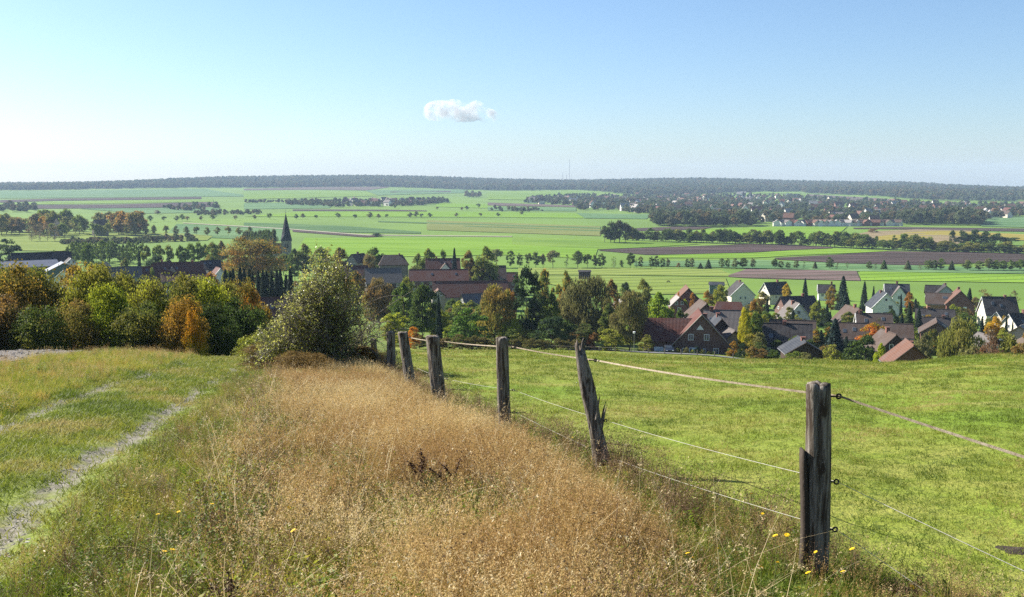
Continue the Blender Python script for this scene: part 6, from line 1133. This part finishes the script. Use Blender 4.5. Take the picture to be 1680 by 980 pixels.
for px, Yc, yw, c, lb in ((1631,282,.35,(.30,.36,.45),'pale blue car, leftmost in the parking row'),(1641,277,.35,(.05,.08,.16),'dark blue car beside the pale blue one'),(1651,283,.4,(.7,.7,.7),'white van like car in the parking row'),(1660,278,.35,(.16,.24,.32),'grey blue car, rightmost in the parking row')): car(px, Yc, yw, c, lb, 'parked cars by the cream gables')
sm = MB().tube([(0, 0, -.2), (0, 0, 1.3)], (.07, .06), 6).data('paddock_post', M['oldwood'])
for px0, px1, Ya, n_ in ((905, 1200, 520, 20), (985, 1200, 452, 16), (1220, 1690, 575, 36)):
    for k in range(n_):
        px = px0+(px1-px0)*k/(n_-1); p, _ = gp(px, Ya+6*math.sin(k)); o = obj('paddock_post', sm); o.location = p; tag(o, 'tiny wooden post of the paddock fence '+('behind the right hand houses' if px0 > 1210 else 'near the field shelter' if Ya > 500 else 'behind the willow and brick barn'), 'fence post', 'posts of the paddock fences')
def horse(px, Y):
    p, _ = gp(px, Y); me = bpy.data.meshes.new('horse'); vs = [(0,0,1.15),(.45,0,1.18),(.75,0,1.2),(-.45,0,1.15),(-.7,0,1.2),(1.05,0,.95),(1.3,0,.55),(1.42,0,.28),(-.85,0,.95),(-.92,0,.5)]
    ed = [(0,1),(1,2),(0,3),(3,4),(2,5),(5,6),(6,7),(4,8),(8,9)]; rad = [.30,.28,.24,.29,.26,.15,.11,.07,.06,.04]
    for x0, s0, ip in ((.6,.17,2),(.6,-.17,2),(-.6,.17,4),(-.6,-.17,4)):
        hind = x0 < 0; k = len(vs); vs += [(x0+(.08 if hind else 0), s0, .72), (x0-(.12 if hind else 0), s0, .42), (x0-(.06 if hind else 0), s0, .03)]; rad += [.13, .065, .05]; ed += [(ip, k), (k, k+1), (k+1, k+2)]
    me.from_pydata(vs, ed, []); o = obj('horse', me); o.location = p; o.rotation_euler = (0, 0, .4); m_ = o.modifiers.new('skin', 'SKIN'); sk = me.skin_vertices[0].data
    for i, q in enumerate(rad): sk[i].radius = (q, q)
    sk[0].use_root = True; o.modifiers.new('sub', 'SUBSURF').levels = 1; me.materials.append(surf('horse_coat', (.05,.03,.02), (.08,.05,.03), 2, .7, 0)); tag(o, 'dark brown horse grazing in the paddock behind the village', 'horse')
horse(1096, 545)
# ================================================================== cloud and haze
def cloud():
    Yc = 15000.; s = Yc/F; bm = bmesh.new()
    for px, py, rx, rz in ((722,182,25,13),(745,182,28,14),(765,186,26,11),(783,181,17,12),(800,190,15,9),(812,194,9,6),(708,185,13,10)):
        c = at(px, py, Yc); mtx = Matrix.Translation(Vector(c)) @ Matrix.Diagonal(Vector((rx*s*1.15, rx*s*1.0, rz*s*1.35, 1))); bmesh.ops.create_icosphere(bm, subdivisions=3, radius=1, matrix=mtx)
    me = bpy.data.meshes.new('cloud'); bm.to_mesh(me); bm.free(); o = obj('cloud', me); o['kind'] = 'structure'; o['label'] = 'single small white cloud above the ridge'
    rm = o.modifiers.new('merge', 'REMESH'); rm.mode = 'VOXEL'; rm.voxel_size = 26
    m = bpy.data.materials.new('cloud'); m.use_nodes = True; N, L = m.node_tree.nodes, m.node_tree.links; N.remove(N['Principled BSDF'])
    v = N.new('ShaderNodeVolumePrincipled'); v.inputs['Color'].default_value = (1, 1, 1, 1); v.inputs['Anisotropy'].default_value = .4; g = N.new('ShaderNodeNewGeometry')
    f = noise(N, L, .0062, 5, .62, g.outputs['Position']); mr = N.new('ShaderNodeMapRange'); L.new(f, mr.inputs[0]); mr.inputs[1].default_value = .47; mr.inputs[2].default_value = .66; mr.inputs[3].default_value = 0; mr.inputs[4].default_value = .009
    L.new(mr.outputs[0], v.inputs['Density']); L.new(v.outputs[0], N['Material Output'].inputs['Volume']); me.materials.append(m)
cloud()
def haze():
    b = MB().box((0, 0, 50), (18900, 18900, 226)); m = bpy.data.materials.new('haze'); m.use_nodes = True; N, L = m.node_tree.nodes, m.node_tree.links; N.remove(N['Principled BSDF'])
    v = N.new('ShaderNodeVolumePrincipled'); v.inputs['Color'].default_value = (.58, .77, 1, 1); v.inputs['Density'].default_value = 7.5e-5; v.inputs['Anisotropy'].default_value = .0; L.new(v.outputs[0], N['Material Output'].inputs['Volume'])
    o = b.build('haze', m); tag(o, 'thin blue haze over the valley', kind='stuff'); o.display_type = 'WIRE'
haze()
